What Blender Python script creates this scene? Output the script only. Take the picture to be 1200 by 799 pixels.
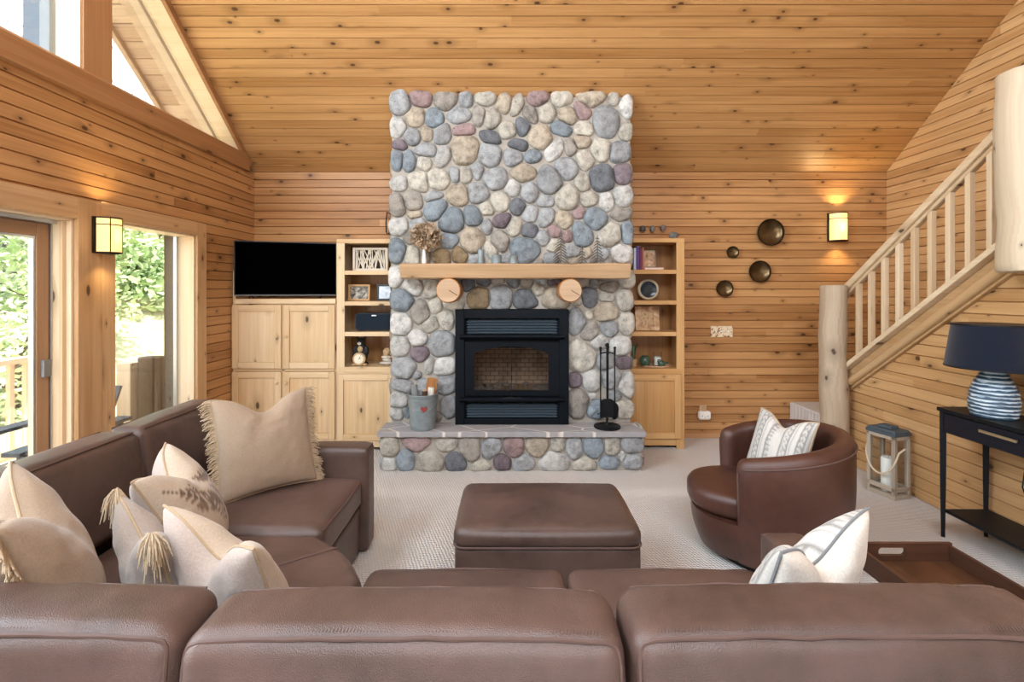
import bpy, bmesh, math, random
from mathutils import Vector, Matrix, Euler, noise
random.seed(7)
for _o in list(bpy.data.objects): bpy.data.objects.remove(_o)
S = bpy.context.scene
COL = S.collection
PI = math.pi

# ------------------------------------------------------------------ camera
F = 570.0; CX, CY, EYE = 595.0, 340.0, 1.5
cam = bpy.data.cameras.new('camera'); cam.sensor_width = 36; cam.lens = 36*F/1200
cam.shift_x = (600-CX)/1200; cam.shift_y = (CY-399.5)/1200
cam.clip_start = .02; cam.clip_end = 300
co = bpy.data.objects.new('camera', cam); COL.objects.link(co)
co.location = (0, 0, EYE); co.rotation_euler = (PI/2, 0, 0); S.camera = co

# ------------------------------------------------------------------ light
S.view_settings.view_transform = 'Standard'; S.view_settings.look = 'None'
S.view_settings.gamma = 1; S.view_settings.use_curve_mapping = False
S.view_settings.exposure = .37
W = bpy.data.worlds.new('world'); S.world = W; W.use_nodes = True
wn = W.node_tree; wn.nodes.clear()
wt = wn.nodes.new('ShaderNodeTexCoord'); ws = wn.nodes.new('ShaderNodeSeparateXYZ'); wr = wn.nodes.new('ShaderNodeValToRGB')
wr.color_ramp.elements[0].position = .0; wr.color_ramp.elements[0].color = (1.0, 1.0, 1.0, 1)
wr.color_ramp.elements[1].position = .6; wr.color_ramp.elements[1].color = (.70, .85, 1.0, 1)
wb = wn.nodes.new('ShaderNodeBackground'); wb.inputs[1].default_value = 2.9
wo = wn.nodes.new('ShaderNodeOutputWorld')
wn.links.new(wt.outputs['Generated'], ws.inputs[0]); wn.links.new(ws.outputs[2], wr.inputs[0])
wn.links.new(wr.outputs[0], wb.inputs[0]); wn.links.new(wb.outputs[0], wo.inputs[0])

def light(name, kind, loc, energy, color, target=None, **kw):
    l = bpy.data.lights.new(name, kind); l.energy = energy; l.color = color
    for k, v in kw.items(): setattr(l, k, v)
    o = bpy.data.objects.new(name, l); COL.objects.link(o); o.location = loc
    if target is not None:
        o.rotation_euler = (Vector(target)-Vector(loc)).to_track_quat('-Z', 'Y').to_euler()
    return o
light('sun', 'SUN', (0, -4, 12), 11.0, (1, .96, .90), (-1.2, .5, 3.2), angle=.02)
# daylight area lamps at the sliding door, gable, and unseen windows added behind
light('window_fill', 'AREA', (-1.0, -4.0, 1.45), 14, (.82, .91, 1.0), (-.6, 4, 1.6), shape='RECTANGLE', size=2.2, size_y=1.9)
light('window_fill', 'AREA', (2.1, -4.0, 1.45), 10, (.82, .91, 1.0), (1.2, 4, 1.6), shape='RECTANGLE', size=2.2, size_y=1.9)
light('window_fill', 'AREA', (-2.72, .75, 1.05), 105, (.80, .90, 1.0), (2, 1.1, .9), shape='RECTANGLE', size=1.8, size_y=1.7)
light('window_fill', 'AREA', (-2.74, .95, 3.75), 125, (.80, .90, 1.0), (2, 1.7, 2.4), shape='RECTANGLE', size=1.9, size_y=1.5)

light('overhead_fill', 'AREA', (.2, -1.7, 4.25), 190, (.82, .91, 1.0), (.2, 2.2, .3), shape='RECTANGLE', size=3.2, size_y=1.4)  # added fill lamp below the roof slope, where no skylight is built
# ------------------------------------------------------------------ helpers
def lin(c):
    if isinstance(c, str):
        c = c.lstrip('#'); c = [int(c[i:i+2], 16)/255 for i in (0, 2, 4)]
    return tuple((x/12.92 if x <= .04045 else ((x+.055)/1.055)**2.4) for x in c)
def P(px, py, Y): return Vector(((px-CX)*Y/F, Y, EYE-(py-CY)*Y/F))
def R(a): return math.radians(a)

class MB:
    def __init__(s): s.v = []; s.f = []; s.uv = []; s.c = []; s.m = []
    def face(s, idx, uv=None, col=None, mat=0):
        s.f.append(tuple(idx)); s.uv.append(uv); s.c.append(col); s.m.append(mat)
    def obox(s, o, U, V, N, u, v, n, col=None, mat=0):
        """box spanned from o by U*u, V*v, N*n; grain along U"""
        o = Vector(o); U = Vector(U); V = Vector(V); N = Vector(N)
        b = len(s.v); g = random.random() if col is None else col
        if not isinstance(g, tuple): g = (g, g, g)
        for k in (0, 1):
            for j in (0, 1):
                for i in (0, 1): s.v.append(o+U*u*i+V*v*j+N*n*k)
        ou, ov = random.uniform(0, 40), random.uniform(0, 40)
        def c(i): return (ou+u*(i & 1), ov+v*(i >> 1 & 1)+n*(i >> 2 & 1))
        for q in ((0, 2, 3, 1), (4, 5, 7, 6), (0, 1, 5, 4), (2, 6, 7, 3)):
            s.face([b+i for i in q], [c(i) for i in q], g, mat)
        for q in ((0, 4, 6, 2), (1, 3, 7, 5)):
            s.face([b+i for i in q], [(ou+n*(i >> 2 & 1)*.3, ov+v*(i >> 1 & 1)) for i in q], g, mat)
    def box(s, x0, x1, y0, y1, z0, z1, ax=None, col=None, mat=0):
        d = {'x': x1-x0, 'y': y1-y0, 'z': z1-z0}
        if ax is None: ax = max(d, key=d.get)
        E = {'x': Vector((1, 0, 0)), 'y': Vector((0, 1, 0)), 'z': Vector((0, 0, 1))}
        oth = [k for k in 'xyz' if k != ax]
        s.obox((x0, y0, z0), E[ax], E[oth[0]], E[oth[1]], d[ax], d[oth[0]], d[oth[1]], col, mat)
    def tube(s, pts, rad, n=10, caps=True, col=None, mat=0, closed=False, sq=None):
        pts = [Vector(p) for p in pts]; N = len(pts)
        if not hasattr(rad, '__len__'): rad = [rad]*N
        g = random.random() if col is None else col
        if not isinstance(g, tuple): g = (g, g, g)
        b = len(s.v); up = None; L = 0; Ls = []
        for i, p in enumerate(pts):
            if closed: t = pts[(i+1) % N]-pts[i-1]
            else: t = pts[min(i+1, N-1)]-pts[max(i-1, 0)]
            t.normalize()
            if up is None:
                up = Vector((0, 0, 1)) if abs(t.z) < .9 else Vector((1, 0, 0))
            x = up-t*up.dot(t)
            if x.length < 1e-6: x = t.orthogonal()
            x.normalize(); y = t.cross(x); up = x
            if i: L += (p-pts[i-1]).length
            Ls.append(L)
            for k in range(n):
                a = 2*PI*k/n
                s.v.append(p+(x*math.cos(a)+y*math.sin(a))*rad[i])
        ou, ov = random.uniform(0, 40), random.uniform(0, 40)
        M = N if closed else N-1
        for i in range(M):
            j = (i+1) % N
            for k in range(n):
                k2 = (k+1) % n; w = 2*PI*rad[i]/n
                s.face((b+i*n+k, b+i*n+k2, b+j*n+k2, b+j*n+k),
                       [(ou+Ls[i], ov+w*k), (ou+Ls[i], ov+w*(k+1)), (ou+Ls[min(i+1, N-1)], ov+w*(k+1)), (ou+Ls[min(i+1, N-1)], ov+w*k)], g, mat)
        if caps and not closed:
            s.face([b+k for k in range(n)][::-1], None, g, mat); s.face([b+(N-1)*n+k for k in range(n)], None, g, mat)
    def lathe(s, prof, c=(0, 0, 0), n=24, a0=0, a1=2*PI, col=None, mat=0, sx=1, sy=1):
        c = Vector(c); full = abs(a1-a0-2*PI) < 1e-5; b = len(s.v); m = n if full else n+1
        g = random.random() if col is None else col
        if not isinstance(g, tuple): g = (g, g, g)
        for r, z in prof:
            for k in range(m):
                a = a0+(a1-a0)*k/n
                s.v.append(c+Vector((r*math.cos(a)*sx, r*math.sin(a)*sy, z)))
        for i in range(len(prof)-1):
            for k in range(n):
                k2 = (k+1) % m
                s.face((b+i*m+k, b+i*m+k2, b+(i+1)*m+k2, b+(i+1)*m+k), None, g, mat)
        if full:
            if prof[0][0] > 1e-4: s.face([b+k for k in range(m)][::-1], None, g, mat)
            if prof[-1][0] > 1e-4: s.face([b+(len(prof)-1)*m+k for k in range(m)], None, g, mat)
    def prism(s, poly, axis, a0, a1, col=None, mat=0):
        """poly of 2D points in the plane across axis, extruded from a0 to a1; uv keeps grain along the axis"""
        b = len(s.v); n = len(poly)
        g = random.random() if col is None else col
        if not isinstance(g, tuple): g = (g, g, g)
        def pt(p, a): return Vector((a, p[0], p[1])) if axis == 'x' else Vector((p[0], a, p[1])) if axis == 'y' else Vector((p[0], p[1], a))
        for a in (a0, a1):
            for p in poly: s.v.append(pt(p, a))
        ou, ov = random.uniform(0, 40), random.uniform(0, 40); L = 0
        for k in range(n):
            k2 = (k+1) % n; d = math.dist(poly[k], poly[k2])
            s.face((b+k, b+k2, b+n+k2, b+n+k), [(ou, ov+L), (ou, ov+L+d), (ou+a1-a0, ov+L+d), (ou+a1-a0, ov+L)], g, mat); L += d
        s.face([b+k for k in range(n)][::-1], [(ou+p[0], ov+p[1]) for p in poly][::-1], g, mat)
        s.face([b+n+k for k in range(n)], [(ou+p[0], ov+p[1]) for p in poly], g, mat)
    def grid(s, fn, nu, nv, cu=False, cv=False, colf=None, mat=0, uvf=None):
        b = len(s.v); mu = nu if cu else nu+1; mv = nv if cv else nv+1
        for i in range(mu):
            for j in range(mv): s.v.append(Vector(fn(i/nu, j/nv)))
        for i in range(nu):
            for j in range(nv):
                i2, j2 = (i+1) % mu, (j+1) % mv
                q = (b+i*mv+j, b+i2*mv+j, b+i2*mv+j2, b+i*mv+j2)
                cs = None
                if colf: cs = [colf(i/nu, j/nv), colf((i+1)/nu, j/nv), colf((i+1)/nu, (j+1)/nv), colf(i/nu, (j+1)/nv)]
                uv = [(i/nu, j/nv), ((i+1)/nu, j/nv), ((i+1)/nu, (j+1)/nv), (i/nu, (j+1)/nv)]
                if uvf: uv = [uvf(*q2) for q2 in uv]
                s.face(q, uv, cs, mat)
    def blob(s, c, r, nu=16, nv=10, rough=0, seed=0, col=None, rot=None, mat=0):
        c = Vector(c); b = len(s.v)
        if not hasattr(r, '__len__'): r = (r, r, r)
        g = random.random() if col is None else col
        if not isinstance(g, tuple): g = (g, g, g)
        def pt(a, t):
            d = Vector((math.cos(a)*math.sin(t), math.sin(a)*math.sin(t), math.cos(t)))
            k = 1+rough*noise.noise(d*1.7+Vector((seed*3.1, seed, 0)))
            q = Vector((d.x*r[0], d.y*r[1], d.z*r[2]))*k
            if rot: q = rot @ q
            return c+q
        s.v.append(pt(0, 0))
        for j in range(1, nv):
            for i in range(nu): s.v.append(pt(2*PI*i/nu, PI*j/nv))
        s.v.append(pt(0, PI)); e = len(s.v)-1
        for i in range(nu):
            i2 = (i+1) % nu
            s.face((b, b+1+i, b+1+i2), None, g, mat)
            for j in range(nv-2):
                s.face((b+1+j*nu+i, b+1+(j+1)*nu+i, b+1+(j+1)*nu+i2, b+1+j*nu+i2), None, g, mat)
            s.face((b+1+(nv-2)*nu+i, e, b+1+(nv-2)*nu+i2), None, g, mat)
    def rbox(s, x0, x1, y0, y1, z0, z1, r=.05, crown=(0, 0, 0), n=14, warp=None, wr=0, seed=0, col=None, mat=0):
        """soft rounded box with crowned faces"""
        c = Vector(((x0+x1)/2, (y0+y1)/2, (z0+z1)/2)); h = Vector(((x1-x0)/2, (y1-y0)/2, (z1-z0)/2))
        g = random.random() if col is None else col
        if not isinstance(g, tuple): g = (g, g, g)
        def m(t):
            t = t*2-1
            return math.copysign(abs(t)**.62, t) if True else t
        idx = {}
        def vert(p):
            q = Vector([p[k]*h[k] for k in range(3)])
            inn = Vector([max(-(h[k]-min(r, h[k])), min(h[k]-min(r, h[k]), q[k])) for k in range(3)])
            d = q-inn
            out = inn+(d.normalized()*min(r, min(h)) if d.length > 1e-9 else d)
            for k in range(3):
                a, b2 = [p[j] for j in range(3) if j != k]
                f = (1-a*a)*(1-b2*b2)
                out[k] += crown[k]*f*p[k]
            if wr:
                w = noise.noise(Vector((out.x*6+seed, out.y*6, out.z*4)))+.5*noise.noise(Vector((out.x*17+seed, out.y*14, out.z*9)))
                out += d.normalized()*wr*w if d.length > 1e-9 else Vector((0, 0, 0))
            out = out+c
            return Vector(warp(out)) if warp else out
        def gi(p):
            k = tuple(round(x, 4) for x in p)
            if k not in idx: idx[k] = len(s.v); s.v.append(vert(p))
            return idx[k]
        for ax in range(3):
            o = [k for k in range(3) if k != ax]
            for sg in (-1, 1):
                for i in range(n):
                    for j in range(n):
                        q = []
                        for a, b2 in ((i, j), (i+1, j), (i+1, j+1), (i, j+1)):
                            p = [0, 0, 0]; p[ax] = sg; p[o[0]] = m(a/n); p[o[1]] = m(b2/n); q.append(gi(p))
                        s.face(q, None, g, mat)
    def build(s, name, mats, parent=None, bevel=0, seg=2, sub=0, sharp=38, flat=False, origin=None, recalc=True):
        if not isinstance(mats, (list, tuple)): mats = [mats]
        off = Vector((0, 0, 0))
        if parent is not None:
            r = parent
            while r.parent: r = r.parent
            off = r.location.copy()
        else:
            if origin is not None: off = Vector(origin)
            else:
                xs = [v.x for v in s.v]; ys = [v.y for v in s.v]; zs = [v.z for v in s.v]
                off = Vector(((min(xs)+max(xs))/2, (min(ys)+max(ys))/2, min(zs)))
        me = bpy.data.meshes.new(name)
        me.from_pydata([v-off for v in s.v], [], s.f)
        me.uv_layers.new(name='UVMap'); me.color_attributes.new('Col', 'FLOAT_COLOR', 'CORNER')
        uvl = me.uv_layers['UVMap']; ca = me.color_attributes['Col']
        for p, uv, c, m in zip(me.polygons, s.uv, s.c, s.m):
            p.material_index = m
            nrm = p.normal
            for k, li in enumerate(p.loop_indices):
                if uv is None:
                    q = s.v[me.loops[li].vertex_index]
                    a = max(range(3), key=lambda t: abs(nrm[t])); o = [t for t in range(3) if t != a]
                    uvl.data[li].uv = (q[o[0]], q[o[1]])
                else: uvl.data[li].uv = uv[k]
                cc = (.5, .5, .5) if c is None else c[k] if isinstance(c, list) else c
                ca.data[li].color = (*cc, 1)
        for m in mats: me.materials.append(m)
        bm = bmesh.new(); bm.from_mesh(me)
        if recalc: bmesh.ops.recalc_face_normals(bm, faces=bm.faces)
        for f in bm.faces: f.smooth = not flat
        sa = R(sharp)
        for e in bm.edges:
            if len(e.link_faces) == 2 and e.calc_face_angle(0) > sa: e.smooth = False
        bm.to_mesh(me); bm.free()
        o = bpy.data.objects.new(name, me); COL.objects.link(o)
        if parent is not None: o.parent = parent
        else: o.location = off
        if bevel:
            b = o.modifiers.new('bevel', 'BEVEL'); b.width = bevel; b.segments = seg; b.limit_method = 'ANGLE'; b.angle_limit = R(30)
            b.harden_normals = False
            for p in me.polygons: p.use_smooth = True
            me.attributes.remove(me.attributes['sharp_edge']) if 'sharp_edge' in me.attributes and seg > 1 else None
            if seg > 1:
                w = o.modifiers.new('weighted', 'WEIGHTED_NORMAL'); w.keep_sharp = True
        if sub:
            m = o.modifiers.new('sub', 'SUBSURF'); m.levels = sub; m.render_levels = sub
        return o
def tag(o, label, cat, group=None, kind=None):
    o['label'] = label; o['category'] = cat
    if group: o['group'] = group
    if kind: o['kind'] = kind
    return o
def thing(name, label, cat, loc, group=None):
    o = bpy.data.objects.new(name, None); o.empty_display_size = .1; COL.objects.link(o)
    o.location = loc; return tag(o, label, cat, group)
def struct(o, label=None):
    o['kind'] = 'structure'
    if label: o['label'] = label
    return o
def copy_tree(o, parent=None):
    c = o.copy(); COL.objects.link(c)
    if parent is not None: c.parent = parent
    for ch in list(o.children): copy_tree(ch, c)
    return c

# ------------------------------------------------------------------ materials
class NT:
    def __init__(s, name):
        s.mat = bpy.data.materials.new(name); s.mat.use_nodes = True; s.t = s.mat.node_tree
        s.b = s.t.nodes['Principled BSDF']; s.out = s.t.nodes['Material Output']
    def n(s, ty, **kw):
        x = s.t.nodes.new('ShaderNode'+ty)
        for k, v in kw.items(): setattr(x, k, v)
        return x
    def l(s, a, b): s.t.links.new(a, b)
    def math(s, op, a, b=None, c=None):
        m = s.n('Math', operation=op)
        for k, x in enumerate((a, b, c)):
            if x is None: continue
            if hasattr(x, 'links'): s.l(x, m.inputs[k])
            else: m.inputs[k].default_value = x
        return m.outputs[0]
    def mix(s, fac, a, b, mode='MIX'):
        m = s.n('Mix', data_type='RGBA', blend_type=mode)
        for k, x in ((0, fac), (6, a), (7, b)):
            if hasattr(x, 'links'): s.l(x, m.inputs[k])
            else: m.inputs[k].default_value = x if k == 0 else (*x[:3], 1)
        return m.outputs[2]
    def ramp(s, fac, stops, interp='LINEAR'):
        r = s.n('ValToRGB'); s.l(fac, r.inputs[0]); cr = r.color_ramp; cr.interpolation = interp
        while len(cr.elements) < len(stops): cr.elements.new(.5)
        for e, (p, c) in zip(cr.elements, stops):
            e.position = p; c = (c, c, c) if not hasattr(c, '__len__') else c; e.color = (*c[:3], 1)
        return r.outputs[0]
    def noise(s, vec, scale, detail=3, rough=.5, dist=0):
        x = s.n('TexNoise'); s.l(vec, x.inputs['Vector']); x.inputs['Scale'].default_value = scale
        x.inputs['Detail'].default_value = detail; x.inputs['Roughness'].default_value = rough; x.inputs['Distortion'].default_value = dist
        return x.outputs['Fac']
    def mapping(s, vec, scale=(1, 1, 1), rot=(0, 0, 0), loc=(0, 0, 0)):
        x = s.n('Mapping'); s.l(vec, x.inputs[0]); x.inputs['Scale'].default_value = scale; x.inputs['Rotation'].default_value = rot; x.inputs['Location'].default_value = loc
        return x.outputs[0]
    def coord(s, k='Object'):
        return s.n('TexCoord').outputs[k]
    def col(s): return s.n('Attribute', attribute_name='Col').outputs['Color']
    def bump(s, h, strength=.3, dist=.01):
        x = s.n('Bump'); s.l(h, x.inputs['Height']); x.inputs['Strength'].default_value = strength; x.inputs['Distance'].default_value = dist
        s.l(x.outputs[0], s.b.inputs['Normal']); return x
    def base(s, c):
        if hasattr(c, 'links'): s.l(c, s.b.inputs['Base Color'])
        else: s.b.inputs['Base Color'].default_value = (*c[:3], 1)
    def set(s, **kw):
        for k, v in kw.items(): s.b.inputs[k.replace('_', ' ')].default_value = v
        return s
def wood(name, c1, c2, rough=.42, knots=.45, vary=.35, kscale=(3, 5), grain=.62, spec=.4):
    t = NT(name); uv = t.coord('UV'); c1, c2 = lin(c1), lin(c2)
    warp = t.noise(t.mapping(uv, (1.2, 5, 1)), 1, 2)
    wv = t.n('VectorMath', operation='ADD'); t.l(uv, wv.inputs[0])
    cmb = t.n('CombineXYZ'); t.l(t.math('MULTIPLY', warp, .018), cmb.inputs[1]); t.l(cmb.outputs[0], wv.inputs[1])
    uw = wv.outputs[0]
    g1 = t.noise(t.mapping(uw, (1.4, 55, 1)), 1, 5, .6)
    g2 = t.noise(t.mapping(uw, (.5, 11, 1)), 1, 3)
    tone = t.n('SeparateColor'); t.l(t.col(), tone.inputs[0])
    f = t.math('ADD', t.math('MULTIPLY', g1, grain), t.math('MULTIPLY', g2, .62))
    f = t.math('ADD', f, t.math('MULTIPLY', t.math('SUBTRACT', tone.outputs[0], .5), vary))
    c = t.mix(t.ramp(f, [(.34, 0), (.86, 1)]), c2, c1)
    h = g1
    if knots:
        vo = t.n('TexVoronoi', voronoi_dimensions='2D'); t.l(t.mapping(uw, (*kscale, 1)), vo.inputs['Vector']); vo.inputs['Scale'].default_value = 1
        sc = t.n('SeparateColor'); t.l(vo.outputs['Color'], sc.inputs[0])
        on = t.math('LESS_THAN', sc.outputs[0], knots)
        rad = t.math('MULTIPLY_ADD', t.math('POWER', sc.outputs[1], 2.0), .075, .022)
        d = t.math('DIVIDE', vo.outputs['Distance'], rad)
        k = t.math('MULTIPLY', t.ramp(d, [(.6, 1), (1.0, 0)]), on)
        halo = t.math('MULTIPLY', t.ramp(t.math('DIVIDE', d, 4), [(.2, .5), (1.0, 0)]), on)
        c = t.mix(halo, c, tuple(x*.55 for x in c2)); c = t.mix(t.math('MULTIPLY', k, .85), c, lin('#3a1c0c'))
    t.base(c); t.bump(h, .12, .004); t.set(Roughness=rough, Specular_IOR_Level=spec)
    return t.mat
def plain(name, c, rough=.5, metal=0, spec=.4, bump=None, vary=0, scale=8):
    t = NT(name); c = lin(c)
    if vary:
        nz = t.noise(t.coord(), scale, 4); t.base(t.mix(nz, tuple(max(0, x*(1-vary)) for x in c), tuple(min(1, x*(1+vary)) for x in c)))
    else: t.base(c)
    if bump: t.bump(t.noise(t.coord(), bump[0], 4), bump[1], .005)
    t.set(Roughness=rough, Metallic=metal, Specular_IOR_Level=spec); return t.mat
def emit(name, c, strength, rough=.4):
    t = NT(name); t.base(lin(c)); t.b.inputs['Emission Color'].default_value = (*lin(c), 1); t.set(Emission_Strength=strength, Roughness=rough); return t.mat
def leather(name, c1, c2, rough=.42):
    t = NT(name); p = t.coord(); c1, c2 = lin(c1), lin(c2)
    n1 = t.noise(p, 3.2, 4, .6, .4); n2 = t.noise(p, 22, 3)
    t.base(t.mix(t.ramp(t.math('ADD', t.math('MULTIPLY', n1, .75), t.math('MULTIPLY', n2, .25)), [(.3, 0), (.7, 1)]), c2, c1))
    vo = t.n('TexVoronoi'); t.l(p, vo.inputs['Vector']); vo.inputs['Scale'].default_value = 420
    wr = t.noise(t.mapping(p, (4, 9, 5)), 1.6, 3, .5, .6)
    h = t.math('ADD', t.math('MULTIPLY', vo.outputs['Distance'], .22), t.math('MULTIPLY', wr, .6))
    t.bump(h, .30, .010)
    t.l(t.math('MULTIPLY_ADD', n1, .2, rough-.1), t.b.inputs['Roughness']); t.set(Specular_IOR_Level=.5); return t.mat
def fabric(name, c, scale=420, vary=.12, attr=False, rough=.95, heath=0):
    t = NT(name); c = lin(c); p = t.coord()
    n = t.noise(p, scale*.45, 2); n2 = t.noise(p, 5, 3)
    b = t.col() if attr else c
    f = t.mix(t.math('MULTIPLY', n, 1), (1-vary*1.6,)*3, (1+vary*.6,)*3)
    x = t.mix(1.0, b, f, 'MULTIPLY')
    t.base(x); t.bump(t.math('ADD', n, t.math('MULTIPLY', n2, 1.6)), .35, .004); t.set(Roughness=rough, Specular_IOR_Level=.15, Sheen_Weight=.25); return t.mat

M = {}
M['wall'] = wood('wall_pine', '#c99864', '#946336', knots=.8, vary=.25)
M['ceil'] = wood('ceiling_pine', '#cb9c66', '#9c6c3a', knots=.9, kscale=(3.0, 5.5), vary=.22)
M['stairwall'] = wood('stair_wall_pine', '#cfa676', '#a97c4c', knots=.75, kscale=(2.6, 4.8), vary=.25)
M['trim'] = wood('trim_pine', '#cfa97d', '#ad8154', knots=.85, kscale=(2.4, 6))
M['beam'] = wood('beam_pine', '#bd9066', '#9b6c43', knots=.4, kscale=(1.5, 4))
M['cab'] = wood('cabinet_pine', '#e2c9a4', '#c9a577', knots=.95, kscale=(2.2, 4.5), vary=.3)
M['cabin'] = wood('shaded_back_pine', '#b58550', '#8a5d33', knots=.3)  # darker copy of the cabinet pine; shade inside the shelves is in the colour
M['cab2'] = wood('right_cabinet_pine', '#d6ac76', '#bb8a52', knots=.3, vary=.3)
M['mantel'] = wood('mantel_pine', '#cfad89', '#ac8862', knots=.25, kscale=(1.5, 4))
M['log'] = wood('pale_log', '#c8b69c', '#a79179', knots=.7, kscale=(3, 5), rough=.6)
M['stair'] = wood('stair_pine', '#dcc7a8', '#be9f7b', knots=.3, kscale=(2, 4))
M['stairdark'] = wood('stair_stringer_pine', '#cba87e', '#a57e54', knots=.3, kscale=(2, 4))
M['jamb'] = wood('pale_jamb', '#efdcc0', '#ddbf96', knots=.35, kscale=(2.2, 6))
M['doorwood'] = wood('door_pine', '#b58f6b', '#987252', knots=0)
M['deck'] = wood('deck_boards', '#ecd6b6', '#cfae84', knots=.2, rough=.7)
M['logdark'] = wood('dark_log', '#5f4931', '#33251a', knots=.3, rough=.8)  # darkened all over to carry the deck post's shaded side
M['darkpost'] = plain('dark_outer_post', '#151313', .7, spec=.08, vary=.2)  # near-black, low-gloss colour for the outer post
M['soffit'] = wood('soffit_boards', '#cbb5a2', '#a98f7b', knots=.2, rough=.7)
M['tray'] = wood('walnut', '#5f3d28', '#2f1c12', knots=0, rough=.35)
M['traydark'] = wood('walnut_rim', '#533425', '#2b1a12', knots=0, rough=.4)
M['greywood'] = wood('grey_washed_wood', '#bcae9c', '#918272', knots=.2, rough=.8)
M['leather'] = leather('brown_leather', '#685149', '#453630', .36)
M['leather2'] = leather('chair_leather', '#57372c', '#3c241d', .34)
M['stitch'] = plain('stitching', '#5f4a43', .6)
M['black'] = plain('black_metal', '#121316', .45, spec=.22)
M['insert'] = plain('fireplace_metal', '#0d1218', .55, .0, spec=.12, bump=(150, .05))
M['louvre'] = plain('louvre_metal', '#46525c', .4, .2)
M['tv'] = plain('tv_screen', '#020203', .45, spec=.0)
M['tvbezel'] = plain('tv_bezel', '#15130f', .3)
M['steel'] = plain('brushed_aluminium', '#b9bcc0', .35, .9)
M['brass'] = plain('brushed_brass', '#c4b08c', .35, .8)
M['navy'] = fabric('navy_linen', '#161c2a', 300)
M['white'] = plain('white_plastic', '#f2efe8', .4)
M['wax'] = plain('candle_wax', '#f5f2ea', .5)
M['rope'] = plain('rope', '#c8b79c', .9, bump=(200, .5))
M['bronze'] = plain('bronze_bowl', '#66543a', .3, .85, vary=.5, scale=14)
M['bronzerim'] = plain('dark_bronze', '#2c241a', .4, .7)
M['galv'] = plain('galvanised_steel', '#8f9a9e', .5, .45, vary=.25, scale=24)
M['heart'] = plain('red_enamel', '#8c3a32', .5)
M['glassgreen'] = plain('green_glaze', '#3f5a4c', .2, vary=.5, scale=30)
M['twig'] = plain('bleached_twigs', '#d8cdbc', .9, vary=.2, scale=40)
M['twigdark'] = plain('twig_box_back', '#2a2019', .9)
M['tree'] = plain('aged_silver_branch', '#625e59', .5, .4, vary=.4, scale=60)
M['dried'] = plain('dried_petals', '#ad957a', .95, vary=.35, scale=40)
M['speaker'] = fabric('speaker_cloth', '#1d2733', 500)
M['bearfur'] = plain('carved_bear', '#1d1c1e', .6, bump=(120, .4))
M['tan'] = plain('carved_tan', '#b79a72', .7, vary=.2, scale=40)
M['stone'] = plain('carved_stone', '#cfc8ba', .8, vary=.15, scale=60)
M['pebble'] = plain('pebble', '#6d6a64', .7, vary=.35, scale=50)
M['clockface'] = plain('clock_face', '#e9dfc8', .5)
M['paper'] = plain('paper', '#e5ddd0', .8)
M['purple'] = plain('purple_cover', '#5a3b78', .6)
M['plum'] = plain('plum_cover', '#6f2f4f', .6)
M['bluebook'] = plain('pale_blue_cover', '#b9c3d6', .6)
M['orangebook'] = plain('rust_cover', '#b5673f', .6)
M['plantgreen'] = plain('leaf_green', '#6f8a6a', .7, vary=.3, scale=30)
M['firebrick'] = None
def glass(name, tint=(1, 1, 1), refl=.9):
    t = NT(name); t.t.nodes.remove(t.b)
    tr = t.n('BsdfTransparent'); tr.inputs[0].default_value = (*tint, 1)
    gl = t.n('BsdfGlossy'); gl.inputs['Roughness'].default_value = .02
    fr = t.n('Fresnel'); fr.inputs[0].default_value = 1.45
    mx = t.n('MixShader'); t.l(t.math('MULTIPLY', fr.outputs[0], refl), mx.inputs[0]); t.l(tr.outputs[0], mx.inputs[1]); t.l(gl.outputs[0], mx.inputs[2])
    t.l(mx.outputs[0], t.out.inputs[0]); return t.mat
M['glass'] = glass('window_glass', (.98, .99, .99), .35)
M['smoke'] = glass('stove_glass', (.72, .7, .68))
def _stone():
    t = NT('river_stone'); p = t.coord()
    n1 = t.noise(p, 16, 5, .62); n2 = t.noise(p, 90, 3, .6)
    f = t.math('ADD', t.math('MULTIPLY', n1, .7), t.math('MULTIPLY', n2, .3))
    x = t.mix(1.0, t.col(), t.ramp(f, [(.3, .42), (.5, 1.0), (.7, 1.4)]), 'MULTIPLY')
    t.base(x); t.bump(t.math('ADD', n1, t.math('MULTIPLY', n2, .4)), .8, .016); t.set(Roughness=.85, Specular_IOR_Level=.25); return t.mat
M['rstone'] = _stone()
M['mortar'] = plain('mortar', '#aaa297', .95, bump=(120, .6), vary=.12, scale=40)
def _flag():
    t = NT('flagstone'); p = t.coord()
    vo = t.n('TexVoronoi', feature='DISTANCE_TO_EDGE', voronoi_dimensions='2D'); t.l(t.mapping(p, (2.3, 4.4, 1)), vo.inputs['Vector']); vo.inputs['Scale'].default_value = 1
    vc = t.n('TexVoronoi', voronoi_dimensions='2D'); t.l(t.mapping(p, (2.3, 4.4, 1)), vc.inputs['Vector']); vc.inputs['Scale'].default_value = 1
    n = t.noise(p, 14, 5, .6)
    sc = t.n('SeparateColor'); t.l(vc.outputs['Color'], sc.inputs[0])
    c = t.mix(sc.outputs[0], lin('#85868c'), lin('#9c948f')); c = t.mix(n, c, lin('#aaa6a5'))
    e = t.ramp(vo.outputs['Distance'], [(.012, 0), (.03, 1)])
    t.base(t.mix(e, lin('#d3ccc3'), c)); t.bump(t.math('ADD', n, e), .4, .008); t.set(Roughness=.8); return t.mat
M['flag'] = _flag()
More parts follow.
